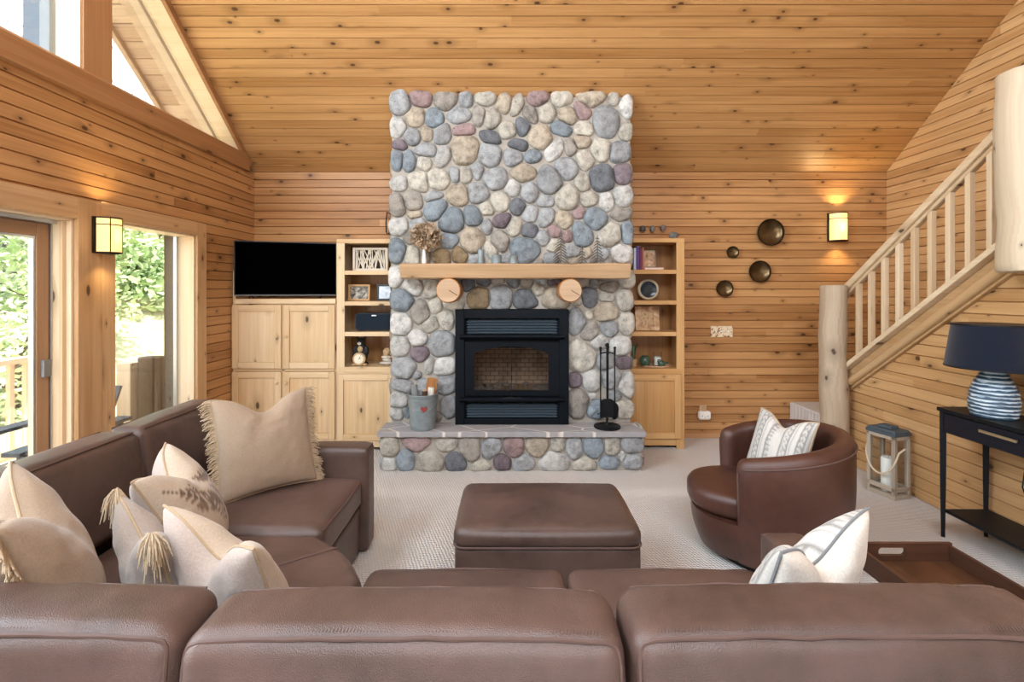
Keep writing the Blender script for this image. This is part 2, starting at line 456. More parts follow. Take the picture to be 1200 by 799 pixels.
def _carpet():
    t = NT('berber_carpet'); p = t.coord()
    q = t.mapping(p, (1, 1, 1), (0, 0, R(38)))
    sp = t.n('SeparateXYZ'); t.l(q, sp.inputs[0])
    d = t.noise(p, 30, 2)
    wx = t.math('SINE', t.math('ADD', t.math('MULTIPLY', sp.outputs[0], 2*PI/.034), t.math('MULTIPLY', d, 2.5)))
    wy = t.math('SINE', t.math('ADD', t.math('MULTIPLY', sp.outputs[1], 2*PI/.021), t.math('MULTIPLY', d, 2.5)))
    h = t.math('MULTIPLY_ADD', t.math('MULTIPLY', wx, wy), .5, .5)
    fz = t.noise(p, 260, 2); big = t.noise(p, 2.5, 3)
    c = t.mix(t.math('MULTIPLY_ADD', fz, .6, t.math('MULTIPLY', h, .4)), lin('#beb7b2'), lin('#f0ece8'))
    c = t.mix(t.ramp(big, [(.4, 0), (.7, .35)]), c, lin('#dcd2c8'))
    t.base(c); t.bump(t.math('ADD', h, t.math('MULTIPLY', fz, .5)), .8, .012); t.set(Roughness=.98, Specular_IOR_Level=.1); return t.mat
M['carpet'] = _carpet()
M['sconceglass'] = emit('sconce_glass', '#ffd28a', .62)
M['glow'] = M['sconceglass']

# ------------------------------------------------------------------ room shell
XL, XR, YB, YF = -2.58, 3.856, 4.95, -4.05
ZC, SL = 2.707, .772                      # wall plate height at the back, roof slope
RY = .45; RZ = ZC+SL*(YB-RY)
def zc(y): return ZC+SL*(YB-y) if y >= RY else RZ-SL*(RY-y)
def planks(mb, O, U, V, N, u0, u1, v0, v1, h, thick=.12, holes=(), lim=None, joints=(3.0, 5.5), c=.0048, mat=0):
    O, U, V, N = Vector(O), Vector(U).normalized(), Vector(V).normalized(), Vector(N).normalized()
    k = 0; v = v0
    while v < v1-1e-4:
        va, vb = v, min(v+h, v1); v += h
        cuts = sorted({va, vb} | {q for hh in holes for q in hh[2:] if va < q < vb})
        js = []; x = u0-random.uniform(0, 3)
        while x < u1: js.append(x); x += random.uniform(*joints)
        tones = [random.random() for _ in js]; offs = [(random.uniform(0, 50), random.uniform(0, 50)) for _ in js]
        for a, b in zip(cuts, cuts[1:]):
            if b-a < .002: continue
            iv = [(u0, u1)]
            for ha, hb, hva, hvb in holes:
                if hva < b-1e-5 and hvb > a+1e-5:
                    iv = [s for (p, q) in iv for s in ((p, min(q, ha)), (max(p, hb), q)) if s[1]-s[0] > 1e-4]
            for p, q in iv:
                for ji, j0 in enumerate(js):
                    j1 = js[ji+1] if ji+1 < len(js) else 1e9
                    pa, qa = max(p, j0), min(q, j1)
                    if qa-pa < .003: continue
                    la, ha2 = lim(a) if lim else (-1e9, 1e9)
                    lb, hb2 = lim(b) if lim else (-1e9, 1e9)
                    A0, A1, B0, B1 = max(pa, la), min(qa, ha2), max(pa, lb), min(qa, hb2)
                    if A1-A0 < .002 and B1-B0 < .002: continue
                    if A1 < A0: A0 = A1 = (B0 if abs(B0-A0) < abs(B1-A1) else B1)
                    if B1 < B0: B0 = B1 = max(min((A0 if abs(A0-B0) < abs(A1-B1) else A1), qa), pa)
                    ca = c if abs(a-va) < 1e-6 else 0; cb = c if abs(b-vb) < 1e-6 else 0
                    def at(s, tt):   # s 0..1 along board, tt height
                        f = (tt-a)/(b-a)
                        l_, r_ = A0+(B0-A0)*f, A1+(B1-A1)*f
                        return O+U*(l_+(r_-l_)*s)+V*tt
                    base = len(mb.v); ou, ov = offs[ji]; g = (tones[ji],)*3
                    prof = [(a, -.013 if ca else 0), (a+ca, 0), (b-cb, 0), (b, -.013 if cb else 0)]
                    for s in (0, 1):
                        for tt, d in prof: mb.v.append(at(s, tt)+N*d)
                    for s in (0, 1):
                        for tt in (a, b): mb.v.append(at(s, tt)-N*thick)
                    def uv(s, tt): return (ou+(A0 if s == 0 else A1), ov+tt-va)
                    for i in range(3):
                        mb.face((base+i, base+4+i, base+5+i, base+1+i), [uv(0, prof[i][0]), uv(1, prof[i][0]), uv(1, prof[i+1][0]), uv(0, prof[i+1][0])], g, mat)
                    mb.face((base+8, base+9, base+11, base+10), None, g, mat)
                    mb.face((base, base+8, base+10, base+4), None, g, mat); mb.face((base+3, base+7, base+11, base+9), None, g, mat)
                    mb.face((base, base+1, base+2, base+3, base+9, base+8), None, g, mat); mb.face((base+4, base+10, base+11, base+7, base+6, base+5), None, g, mat)

m = MB(); m.box(XL-.2, XR+.2, YF-.2, YB+.2, -.12, 0, 'x')
floor = struct(m.build('floor', M['carpet'], origin=(0, 0, 0)))
m = MB(); planks(m, (0, YB, 0), (1, 0, 0), (0, 0, 1), (0, -1, 0), XL-.1, XR+.1, 0, ZC+.02, .0795)
struct(m.build('wall_back', M['wall'], flat=True))
# left wall with the sliding door, the fixed window and the open gable above the beam
DY0, DY1, DZ = .35, 2.895, 1.93
WY0, WY1, WZ = 3.169, 4.018, 1.957
m = MB(); planks(m, (XL, 0, 0), (0, 1, 0), (0, 0, 1), (1, 0, 0), YF, YB+.1, 0, 2.70, .0795, .15, holes=[(DY0, DY1, -.1, DZ), (WY0, WY1, .08, WZ)])
struct(m.build('wall_left', M['wall'], flat=True))
m = MB(); planks(m, (XR, 0, 0), (0, 1, 0), (0, 0, 1), (-1, 0, 0), YF-.1, YB+.1, 0, RZ, .0795,
                 lim=lambda v: (-1e9, 1e9) if v <= ZC-.1 else (RY-(RZ-v)/SL-.1, RY+(RZ-v)/SL+.1))
struct(m.build('wall_right', M['stairwall'], flat=True))
# wall behind the camera; two unseen windows added to let daylight in
BW = [(-2.1, .1, .5, 2.3), (1.0, 3.2, .5, 2.3)]
m = MB(); planks(m, (0, YF, 0), (1, 0, 0), (0, 0, 1), (0, 1, 0), XL, XR, 0, ZC+.02, .0795, holes=BW)
struct(m.build('wall_front', M['wall'], flat=True))
for k, (a, b, c_, d) in enumerate(BW):
    m = MB()
    for q in ((a-.1, a, c_-.1, d+.1), (b, b+.1, c_-.1, d+.1)): m.box(q[0], q[1], YF+.001, YF+.025, q[2], q[3])
    m.box(a, b, YF+.001, YF+.025, d, d+.1); m.box(a, b, YF+.001, YF+.025, c_-.1, c_)
    m.box(a, b, YF-.08, YF-.04, (c_+d)/2-.02, (c_+d)/2+.02)
    w = struct(m.build('window_%d' % (k+5), M['trim']))
    g = MB(); g.box(a, b, YF-.07, YF-.064, c_, d); g.build('pane', M['glass'], w)
# ceiling, both slopes; boards run across
n_ = math.hypot(1, SL)
m = MB()
planks(m, (0, YB, ZC), (1, 0, 0), (0, -1, SL), (0, -SL, -1), XL-.0, XR+.1, 0, (YB-RY)*n_, .083, .1)
planks(m, (0, YF, ZC), (1, 0, 0), (0, 1, SL), (0, SL, -1), XL-.0, XR+.1, 0, (YB-RY)*n_, .083, .1)
struct(m.build('ceiling', M['ceil'], flat=True))
m = MB()
planks(m, (0, YB+.3, ZC-.3*SL), (1, 0, 0), (0, -1, SL), (0, -SL, -1), XL-.52, XL-.001, 0, (YB+.3-RY)*n_, .14, .1, joints=(3, 5))
m.obox((XL-.56, YB+.3, ZC-.3*SL-.05), (0, -1, SL), (1, 0, 0), (0, 0, 1), (YB+.3-RY), .04, .22)
struct(m.build('trim_1', M['soffit'], flat=True), 'roof overhang of brown boards outside the gable window')
# gable window set: beam, post, rake trim, sloping jamb, panes
m = MB(); m.prism([(XL-.15, 2.675), (XL+.035, 2.675), (XL+.035, 2.815), (XL+.02, 2.835), (XL-.15, 2.835)], 'y', -3.9, 4.80)
struct(m.build('trim_2', M['beam'], bevel=.004), 'dark horizontal beam under the gable window')
m = MB(); m.box(XL-.15, XL+.006, 2.952, 3.168, 2.836, zc(3.06)-.09, 'z')
struct(m.build('trim_3', M['beam'], bevel=.004), 'upright timber post in the gable window')
m = MB()
def rake(x0, x1, d0, d1, y0=.5, y1=4.86):
    m.prism([(y0, zc(y0)-d1), (y1, zc(y1)-d1), (y1, zc(y1)-d0), (y0, zc(y0)-d0)], 'x', x0, x1)
rake(XL-.005, XL+.028, .004, .075)
b0 = len(m.f)
struct(m.build('trim_4', M['beam'], bevel=.003), 'sloping trim strip where the ceiling meets the gable window')
m = MB(); rake(XL-.15, XL-.006, .01, .07, .5, 4.79)
struct(m.build('trim_5', M['jamb']), 'pale sloping jamb board of the gable window')
m = MB(); rake(XL-.30, XL-.16, -.03, .10, .5, 4.95)
struct(m.build('trim_6', M['soffit']), 'outer sloping rafter of the gable window')
m = MB()
m.box(XL-.148, XL-.004, 2.937, 2.951, 2.836, zc(2.92)-.08, 'z')
w = struct(m.build('window_3', M['jamb']), 'gable window with the sloping head')
for y0, y1 in ((.5, 2.936), (3.169, 4.72)):
    g = MB(); g.prism([(y0, 2.836), (y1, 2.836), (y1, max(2.837, zc(y1)-.075)), (y0, zc(y0)-.075)], 'x', XL-.126, XL-.12); g.build('pane', M['glass'], w)
m = MB(); m.box(XL-.36, XL-.2, 2.95, 3.04, 2.3, zc(3.0)-.1, 'z')
struct(m.build('trim_7', plain('blue_grey_post', '#5e7488', .6)), 'blue grey outside post behind the gable window')
# window 2: jambs, casing, pane
m = MB()
xo = XL-.15
m.box(xo, XL-.001, WY1-.018, WY1, .08, WZ, 'z', mat=1); m.box(xo, XL-.001, WY0, WY0+.018, .08, WZ, 'z', mat=1)
m.box(xo, XL-.001, WY0+.018, WY1-.018, WZ-.018, WZ, 'y', mat=1); m.box(xo, XL-.001, WY0+.018, WY1-.018, .08, .10, 'y', mat=1)
m.box(XL+.001, XL+.022, WY1-.005, WY1+.115, .0, WZ+.105, 'z')
m.box(XL+.001, XL+.022, 3.064, WY0+.004, .0, WZ-.005, 'z')
m.box(XL+.001, XL+.024, 3.064, WY1-.006, WZ-.004, WZ+.105, 'y')
m.box(XL+.001, XL+.022, WY0+.005, WY1-.006, .0, .09, 'y')
w = struct(m.build('window_1', [M['trim'], M['jamb']], bevel=.003))
g = MB(); g.box(xo+.03, xo+.036, WY0+.019, WY1-.019, .101, WZ-.019); g.build('pane', M['glass'], w)
g = MB(); g.box(xo-.005, xo+.02, WY1-.04, WY1-.019, .10, WZ-.019, 'z'); g.build('track', M['steel'], w)
# sliding door
m = MB()
m.box(xo, XL-.001, DY1-.02, DY1, 0, DZ, 'z', mat=1); m.box(xo, XL-.001, DY0, DY0+.02, 0, DZ, 'z', mat=1)
m.box(xo, XL-.001, DY0+.02, DY1-.02, DZ-.02, DZ, 'y', mat=1); m.box(xo, XL-.001, DY0+.02, DY1-.02, 0, .02, 'y', mat=1)
m.box(XL+.001, XL+.03, DY1-.006, DY1+.165, .0, DZ+.12, 'z')
m.box(XL+.001, XL+.022, DY0-.12, DY0+.006, .0, DZ+.12, 'z')
m.box(XL+.001, XL+.028, DY0+.007, DY1-.007, DZ-.006, DZ+.12, 'y')
m.box(xo+.10, xo+.12, DY1-.045, DY1-.0205, .02, DZ-.021, 'z', mat=1)
fr = struct(m.build('door_1', [M['trim'], M['jamb']], bevel=.003))
def sash(y0, y1, x):
    m = MB()
    for a, b in ((y0, y0+.075), (y1-.075, y1)): m.box(x, x+.04, a, b, .022, DZ-.045, 'z')
    m.box(x, x+.04, y0+.0755, y1-.0755, DZ-.12, DZ-.045, 'y'); m.box(x, x+.04, y0+.0755, y1-.0755, .022, .15, 'y')
    s_ = m.build('door_sash', M['doorwood'], fr, bevel=.004)
    g = MB(); g.box(x+.017, x+.023, y0+.077, y1-.077, .151, DZ-.121); g.build('pane', M['glass'], s_)
    g = MB()
    for a, b in ((y0+.076, y0+.088), (y1-.088, y1-.076)): g.box(x+.004, x+.034, a, b, .151, DZ-.121)
    g.box(x+.004, x+.034, y0+.0885, y1-.0885, DZ-.134, DZ-.1215); g.build('glazing_bead', M['steel'], s_)
    return s_
sa = sash(1.62, DY1-.055, xo+.012)
sash(.42, 1.68, xo+.06)
g = MB(); g.box(xo+.03, xo+.06, DY1-.053, DY1-.041, .022, DZ-.024); g.box(xo+.01, xo+.10, DY0+.022, DY1-.056, DZ-.044, DZ-.0215); g.build('track', M['steel'], fr)
g = MB(); g.box(xo+.053, xo+.075, DY1-.11, DY1-.06, 1.0, 1.10); g.build('latch', plain('grey_latch', '#8f9092', .4, .5), sa, bevel=.004)
# baseboards
m = MB(); m.box(1.68, 2.40, YB-.016, YB-.001, 0, .05, 'x'); struct(m.build('baseboard_back', M['beam']))

# ------------------------------------------------------------------ staircase
XS = 2.92
def zs(y): return .819+.708*(4.22-y)      # top of the stringer cap
m = MB(); planks(m, (XS+.03, 0, 0), (0, 1, 0), (0, 0, 1), (-1, 0, 0), .9, 4.19, 0, 3.05, .0795, .08,
                 lim=lambda v: (-1e9, 4.22-(v+.13-.819)/.708 if v > .75 else 4.19))
struct(m.build('wall_stairs', M['stairwall'], flat=True), 'boarded wall under the stairs')
st = thing('staircase', 'pale pine staircase with log newel and square balusters rising along the right wall', 'stairs', (XS, 4.2, 0))
def along(x0, x1, d0, d1, y0, y1, mt, name, bevel=.004):
    m = MB(); m.prism([(y0, zs(y0)+d0), (y1, zs(y1)+d0), (y1, zs(y1)+d1), (y0, zs(y0)+d1)], 'x', x0, x1); 
    return m.build(name, mt, st, bevel=bevel)
ytop = 1.2
along(XS-.055, XS+.06, -.045, 0, 4.19, ytop, M['stair'], 'stringer_cap')
along(XS+.0, XS+.05, -.215, -.046, 4.17, ytop, M['stairdark'], 'stringer')
m = MB(); m.tube([(XS-.004, 4.14, zs(4.14)-.155), (XS-.004, ytop, zs(ytop)-.155)], .034, 14); m.build('moulding', M['stairdark'], st)
m = MB()
hr = lambda y: zs(y)+.675
for d0, d1, x0, x1 in ((-.035, .03, XS-.03, XS+.05), (-.07, -.0355, XS-.012, XS+.032)):
    y0, y1 = 4.215, 2.72
    m.prism([(y0, hr(y0)+d0), (y1, hr(y1)+d0), (y1, hr(y1)+d1), (y0, hr(y0)+d1)], 'x', x0, x1)
m.build('handrail', M['stair'], st, bevel=.008)
y = 4.053
for k in range(9):
    m = MB(); x0 = XS-.01; w_ = .036
    y0, y1 = y-w_/2, y+w_/2
    m.prism([(y0, zs(y0)-.004), (y1, zs(y1)-.004), (y1, hr(y1)-.068), (y0, hr(y0)-.068)], 'x', x0, x0+w_)
    # grain along the height
    m.uv = [None if u is None else [(p[1], p[0]) for p in u] for u in m.uv]
    m.build('baluster', M['stair'], st, bevel=.002, seg=1); y -= .1388
def logpost(p0, p1, r0, r1, mt, name, par, seed=0):
    m = MB(); p0, p1 = Vector(p0), Vector(p1); nn = 22
    pts, rr = [], []
    for k in range(nn+1):
        t = k/nn; pts.append(p0.lerp(p1, t)+Vector((noise.noise(Vector((t*2.2, seed, 0)))*.012, noise.noise(Vector((t*2.2, 9, seed)))*.012, 0)))
        rr.append(r0+(r1-r0)*t+.006*noise.noise(Vector((t*6, seed*2, 5))))
    ax = (p1-p0).normalized()*.010
    pts[0] = pts[0]+ax; pts[-1] = pts[-1]-ax
    pts = [pts[0]-ax]+pts+[pts[-1]+ax]; rr = [rr[0]-.010]+rr+[rr[-1]-.010]
    m.tube(pts, rr, 22); return m.build(name, mt, par, sharp=50)
logpost((2.805, 4.19, 0), (2.805, 4.19, 1.545), .11, .101, M['log'], 'newel_post', st, 1)
logpost((2.85, 2.66, 1.60), (2.85, 2.66, 2.70), .132, .135, M['log'], 'upper_newel_post', st, 4)
m = MB()
rise, run = .195, .2754
z = .37+rise; yy = 4.30
while yy > 1.3:
    m.box(XS+.052, XR-.005, yy-run, yy+.02, z-.16, z, 'x'); z += rise; yy -= run
m.build('tread', M['carpet'], st, bevel=.012)
m = MB(); m.box(2.86, XR-.005, 4.305, YB-.005, .0, .37, 'x'); m.build('landing', M['carpet'], st, bevel=.02)
m = MB(); m.box(2.61, 2.858, 4.305, YB-.005, .0, .185, 'x'); m.build('lower_step', M['carpet'], st, bevel=.02)

# ------------------------------------------------------------------ fireplace of river stones
def _mute(h, k=.38):
    c = [int(h[i:i+2], 16) for i in (1, 3, 5)]; g = sum(c)/3
    return '#%02x%02x%02x' % tuple(int(x+(g-x)*k+(165-g)*.12) for x in c)
SC = {'g': '#a9acae', 'b': '#8b9aa6', 'd': '#70757c', 't': '#cbb596', 'c': '#d3c9b4', 'p': '#b58f8c', 'v': '#7f6b74', 'w': '#d6d4cc', 'o': '#b3925f', 'n': '#a89d8e'}
SC = {k: _mute(v) for k, v in SC.items()}
STN = """470,119,13,16,0,g;491,113,15,11,0,p;522,116,15,12,0,n;545.5,115,9,9,0,g;568,115,13.5,8.5,0,c;590.6,120.6,12,9,60,t;486,136,13,12,0,t;508,138,13,11,55,b;537,133,16.5,10,0,g;560.6,134,7.5,13,0,n;577,137.5,9.5,13,0,c;466,147.5,9.5,13,0,w;482.5,159,11.5,10,0,g;499,155,8,10,30,t;518,156,11,15,-25,g;543,151,17,7,5,p;594,151,12,9.5,0,c;468,169,9,7,0,v;464.4,186,6.5,13,0,b;479.4,187,7.5,14,0,b;499,175,15,9.5,0,g;497,190,8.5,9,0,c;518,181,9,16,-30,w;544,175,16.5,18,0,t;573,181,13,15,0,g;559.5,199,7,13,0,g;576,160,19,8,-25,d;607,169,14,7,-10,d;605,123,7,18,-30,c;631,114,13,9.5,0,p;659,114,13.5,9.5,0,c;692.5,114,20,10,0,t;719,115,6.5,9,0,c;734,124,7.5,15.5,0,w;641,131,11,12,0,c;665.6,134,12.5,10,-20,t;682.5,127.5,12,9,-40,p;711,142,15,22,0,g;622.5,134,8,12,20,n;612.5,147,8.5,11,0,d;634,159,14,15,0,t;657.5,150,14,9,-15,b;684,150,11.5,9,0,c;650,174,9,18,-25,w;669,171,7,11,0,n;682.5,165,11,8,-20,t;705,174,12,16,0,c;734,152.5,7.5,11.5,0,c;727,177.5,12.5,13,0,g;624,182,10.5,7.5,15,b;602,183,11.5,10.5,0,g;664,197,14,13.5,0,g;686,186,10,13,0,c;467,215,10,9,0,w;490,212,13,13,0,c;513,209,15,12,0,c;533,204,7,11,35,g;544,204,8.5,10.5,0,c;580.6,209,15,13.5,0,g;466,239,9.5,14,0,n;483,234,13,13,0,n;507,229,13.5,6,12,g;536,227.5,13.5,13,0,t;560,225,13,13.5,0,g;511,244,16,11.5,25,b;485,251,10,5,0,t;468,265.6,12,11,0,w;554,252.5,11,12.5,0,b;529,257,15,15,0,b;585.6,235.6,11,13,0,c;569.5,244,9,9,0,c;589,258,11.5,9,30,v;570.6,266,6,15,0,g;488,264,11,9,40,g;481,277,10,8,0,n;465,294,9.5,16,0,b;586,282,10.5,15,0,n;552.5,281,14.5,16,0,t;526,282,12,9,0,b;518,300,13,9,0,o;537.5,298,11,10,-30,o;482.5,300,9,11,0,c;575,291,7,11,25,c;557.5,304,9,7,0,g;612.5,202,17,11,0,t;645,210.6,16,18,0,g;683,213,9.5,11.5,0,c;706,208,14.5,17,0,d;730,203,10,13,0,v;601,220,9.5,11,0,w;620.6,225.6,11.5,13,0,g;665.6,230,14,16.5,0,c;691,232.5,11.5,9.5,0,c;711,235.6,9,12,0,w;730.6,229,10.5,12.5,0,w;607,241,9,11,0,d;639,235,10.5,8.5,0,g;622,250,12,10,40,g;639,254,13,10.5,50,g;661,257.5,11,12,0,t;679,249,8.5,7,35,p;697.5,255,15,13.5,0,b;728,251,12.5,7.5,0,n;602.5,266,12,10,60,c;620.6,270,10.5,10.5,0,d;637,278,9,10,0,g;650,271,9,9,0,p;666,276,8,7,0,p;681,274,14,17,10,b;716,274,13,16,-35,c;735,272.5,7.5,14,0,b;616,291,18,16.5,0,b;729,296,13,11,0,w;671,294,9,8,0,g;649,286,10,7,40,c;646,302.5,9,7,0,g;687.5,296,6,7,0,t;708,297.5,7,8,0,g;673,305,11,4,0,t;694,305,7,4,0,n;714,306,6,4,0,n;505,283,9,8,0,t;498,300,6,9,0,n;592,303,9,6,0,g;631,307,8,4,0,n;464,324,9,14,0,w;482.5,336,12,13,30,w;504,340,9,13,-10,c;471,351,14,15,0,b;491,365,11,18,0,n;511,357.5,9,11,0,c;469.5,379.5,12,14,0,w;504,381,12,9,45,c;521,374.5,9.5,13.5,0,c;489,396,12,10,0,w;469,406,11.5,12,0,w;516,402.5,15.5,16,0,g;491,415,12.5,9,0,v;474,432,14.5,13,0,g;503,427.5,5.5,11,0,w;520,430,14,11,30,w;521,451,12,12,0,g;471,452.5,12.5,8,0,g;467.5,470,10.5,10.5,0,w;465,485,8.5,7.5,0,w;525,477.5,9,13,0,g;476,484,5,6,0,b;494,456,9,12,0,g;490,474,11,9,0,n;505,470,7,13,0,t;494,488,12,6,0,g;510,489,7,6,0,n;488,440,5,5,0,g;549,332.5,8,9,0,d;529,354,15,10,0,c;561,348,14,13,0,o;587,347.5,15,15,0,g;616,350,16,11,0,d;631,339,10,7,10,c;652,347.5,18,13,0,t;617.5,331,9,6,0,n;602,330,8,7,0,d;635,329,7,5,0,g;649,330,9,5,0,v;566,330,9,6,0,d;583,329,8,5,0,n;498,324,12,5,0,c;676,351,6,8,0,c;692.5,347.5,10,13,0,d;697.5,332.5,6,6,0,g;714,336,13,7,8,n;711,347.5,10,6,0,c;736,327.5,9,10.5,0,c;712,326,11,4,0,g;732.5,352,10,13.5,0,c;711,366,15,12,10,t;677,377,9.5,17.5,0,g;691,369,4.5,6.5,0,c;692.5,389,9.5,14.5,-20,n;714,385.5,11,10,0,g;734.5,379,9.5,13.5,0,c;702.5,401,12,9,30,w;727.5,405,12.5,11.5,0,w;683,417.5,16,21,0,c;710,424,10.5,12.5,0,g;731,426,9.5,8,0,v;675,446,8,9.5,0,v;694,446,11,15,-25,w;717,442.5,12,13,0,g;734,451,9.5,17,0,w;679,472.5,12.5,17.5,0,n;695,465,4,4,0,w;700,480,11.5,10.5,0,b;732.5,480.5,10.5,10.5,0,c;722,464,7,6,0,g;716,483,6,9,0,g"""  # some small stones below the mantel take darker codes for its shade
HTN = """457,524,11,12,0,c;487,521,19,8,0,p;523,521.5,13,8,0,c;551,526,14,14,0,n;575,525.5,14,11,45,g;456,544,8,8,0,w;475,539.5,11,12,0,b;503,541,16.5,11,0,c;534,541.5,12.5,10.5,0,d;563,545.5,14,6.5,5,c;589,542,11,9,0,v;602,524,12.5,12,0,p;629.5,524,14.5,11,0,t;653.5,521,8.5,9,0,c;673.5,525.5,10.5,13,0,g;695,524,12,12,0,b;718,523.5,8.5,11.5,0,c;741,521.5,12.5,9.5,0,g;614,543,13.5,9,10,g;649,540.5,20,11,0,w;685,543.5,15,8,5,c;714.6,542,12.5,7.5,0,b;729,535,4,6,0,w;741.5,541.5,11,8.5,0,g"""
def parse(txt, Y):
    k = Y/F; out = []
    for s in txt.strip().split(';'):
        x, y, rx, ry, a, c = s.split(',')
        out.append([(float(x)-CX)*k, EYE-(float(y)-CY)*k, float(rx)*k, float(ry)*k, R(float(a)), lin(SC[c])])
    return out
def stones(mb, lst, O, U, V, N, H=1.0, mat=0, grow=1.13):
    O, U, V, N = Vector(O), Vector(U), Vector(V), Vector(N); NA = 26
    def er(s, th):
        a = th-s[4]; e = 2.9
        return grow*(abs(math.cos(a)/s[2])**e+abs(math.sin(a)/s[3])**e)**(-1/e)
    for i, s in enumerate(lst):
        nb = []
        for j, t in enumerate(lst):
            if j == i: continue
            dx, dy = t[0]-s[0], t[1]-s[1]; L = math.hypot(dx, dy)
            if L > (max(s[2:4])+max(t[2:4]))*1.25 or L < 1e-6: continue
            th = math.atan2(dy, dx); Ri, Rj = er(s, th), er(t, th+PI)
            nb.append((th, L*Ri/(Ri+Rj)-.0035))
        rr = []
        for k in range(NA):
            th = 2*PI*k/NA; r = er(s, th)*(1+.11*noise.noise(Vector((math.cos(th)*1.6, math.sin(th)*1.6, i*1.7))))
            for tj, lim in nb:
                cc = math.cos(th-tj)
                if cc > .05: r = min(r, max(lim, .006)/cc)
            rr.append(r)
        rr = [(rr[k-1]*.25+rr[k]*.5+rr[(k+1) % NA]*.25) for k in range(NA)]
        rm = min(sum(rr)/NA, .2); h = H*(.018+.26*min(rm, .13))*random.uniform(.85, 1.2)
        sd = Vector((i*2.3, i*.7, 0)); col = s[5]
        tone = random.uniform(.66, .90); col = tuple(c*tone for c in col)
        tx, ty = random.uniform(-.18, .18), random.uniform(-.18, .18)
        b = len(mb.v); prof = [(1.0, -.012), (1.0, .06), (.965, .36), (.90, .60), (.79, .80), (.6, .93), (.35, .99)]
        for pr, ph in prof:
            for k in range(NA):
                th = 2*PI*k/NA; x, y = math.cos(th)*rr[k]*pr, math.sin(th)*rr[k]*pr
                hh = ph*h*(1+(tx*x+ty*y)/max(rm, .01))+ (h*.26*noise.noise(Vector((x*16, y*16, i)))+h*.20*noise.noise(Vector((x*38, y*38, i))) if ph > .3 else 0)
                mb.v.append(O+U*(s[0]+x)+V*(s[1]+y)+N*hh)
        mb.v.append(O+U*s[0]+V*s[1]+N*h)
        for q in range(len(prof)-1):
            for k in range(NA):
                k2 = (k+1) % NA
                mb.face((b+q*NA+k, b+q*NA+k2, b+(q+1)*NA+k2, b+(q+1)*NA+k), None, col, mat)
        e = b+(len(prof)-1)*NA
        for k in range(NA): mb.face((e+k, e+(k+1) % NA, len(mb.v)-1), None, col, mat)
        mb.face([b+k for k in range(NA)][::-1], None, col, mat)
def scatter_stones(w, h, seed):
    rnd = random.Random(seed); out = []; y = .0
    while y < h-.06:
        rh = rnd.uniform(.13, .2); x = 0
        while x < w-.03:
            rw = min(rnd.uniform(.14, .24), w-x)
            if w-x-rw < .08: rw = w-x
            if rw > .05: out.append([x+rw/2, min(y+rh/2, h)+rnd.uniform(-.015, .015), rw*.5, rh*.5, rnd.uniform(-.2, .2), lin(SC[rnd.choice('ggbdtccpwn')])])
            x += rw
        y += rh*.97
    return out
FX0, FX1, FY = -1.022, 1.082, 4.30
fp = thing('fireplace', 'tall river stone fireplace with log mantel reaching the plank ceiling', 'fireplace', (.03, 4.3, 0))
m = MB()
HX0, HX1, HZ = -.455, .529, 1.336
ctop = lambda y: zc(y)-.004
def core(x0, x1, y0, y1, z0, full=True, z1=None):
    if full: m.prism([(y0, z0), (y1, z0), (y1, ctop(y1)), (y0, ctop(y0))], 'x', x0, x1, mat=1)
    else: m.box(x0, x1, y0, y1, z0, z1, mat=1)
core(FX0, HX0, FY, YB-.004, 0); core(HX1, FX1, FY, YB-.004, 0); core(HX0, HX1, FY, 4.80, HZ); core(HX0, HX1, 4.80, YB-.004, 0)
stones(m, parse(STN, 4.265), (0, FY, 0), (1, 0, 0), (0, 0, 1), (0, -1, 0))
for xs, nx, dr in ((FX0, -1, -1), (FX1, 1, 1)):
    stones(m, scatter_stones(.55, 2.66, 3+nx), (xs, FY+.03, .02), (0, 1, 0), (0, 0, 1), (nx, 0, 0), .8)
m.build('stone_chimney', [M['rstone'], M['mortar']], fp, sharp=60)
m = MB()
m.box(-1.045, 1.115, 4.05, FY-.001, 0, .286, mat=1)
stones(m, parse(HTN, 4.03), (0, 4.05, 0), (1, 0, 0), (0, 0, 1), (0, -1, 0), .8)
for xs, nx in ((-1.045, -1), (1.115, 1)):
    stones(m, scatter_stones(.24, .27, 9+nx), (xs, 4.055, .005), (0, 1, 0), (0, 0, 1), (nx, 0, 0), .7)
m.build('hearth_base', [M['rstone'], M['mortar']], fp, sharp=60)
# hearth slab with a chipped front edge
m = MB(); nseg = 60
xs0, xs1 = -1.075, 1.142
poly = [(xs0, FY-.002)]+[(xs0+(xs1-xs0)*k/nseg, 4.0+.010*noise.noise(Vector((k*.55, 3, 0)))+.006*noise.noise(Vector((k*2.1, 7, 0)))) for k in range(nseg+1)]+[(xs1, FY-.002)]
m.prism(poly, 'z', .288, .334)
m.build('hearth_slab', M['flag'], fp, bevel=.006)
# mantel shelf and its two log corbels
m = MB()
n2 = 40; X0, X1 = -.895, 1.02
def msec(x, t):
    e = .006*noise.noise(Vector((x*3, t*3, 2)))
    return e
pr = [(4.29, 1.722), (4.03, 1.722), (4.012, 1.712), (4.03, 1.668), (4.06, 1.603), (4.10, 1.596), (4.29, 1.596)]
def mg(u, v):
    k = int(round(v*len(pr))) % len(pr); x = X0+(X1-X0)*u; yq, zq = pr[k]
    return (x, yq+(msec(x, k) if yq < 4.2 else 0), zq+msec(x, k+9)*.7)
m.grid(mg, n2, len(pr), cv=True, uvf=lambda u, v: (u*1.9, v*.5))
b = len(m.v)
for e, x in ((0, X0), (1, X1)):
    m.face([e*n2*len(pr)+k for k in range(len(pr))], None)
mantel = m.build('mantel', M['mantel'], fp, bevel=.003)
endgrain = wood('log_end', '#c6a88a', '#ab8a6a', knots=0, vary=.1)
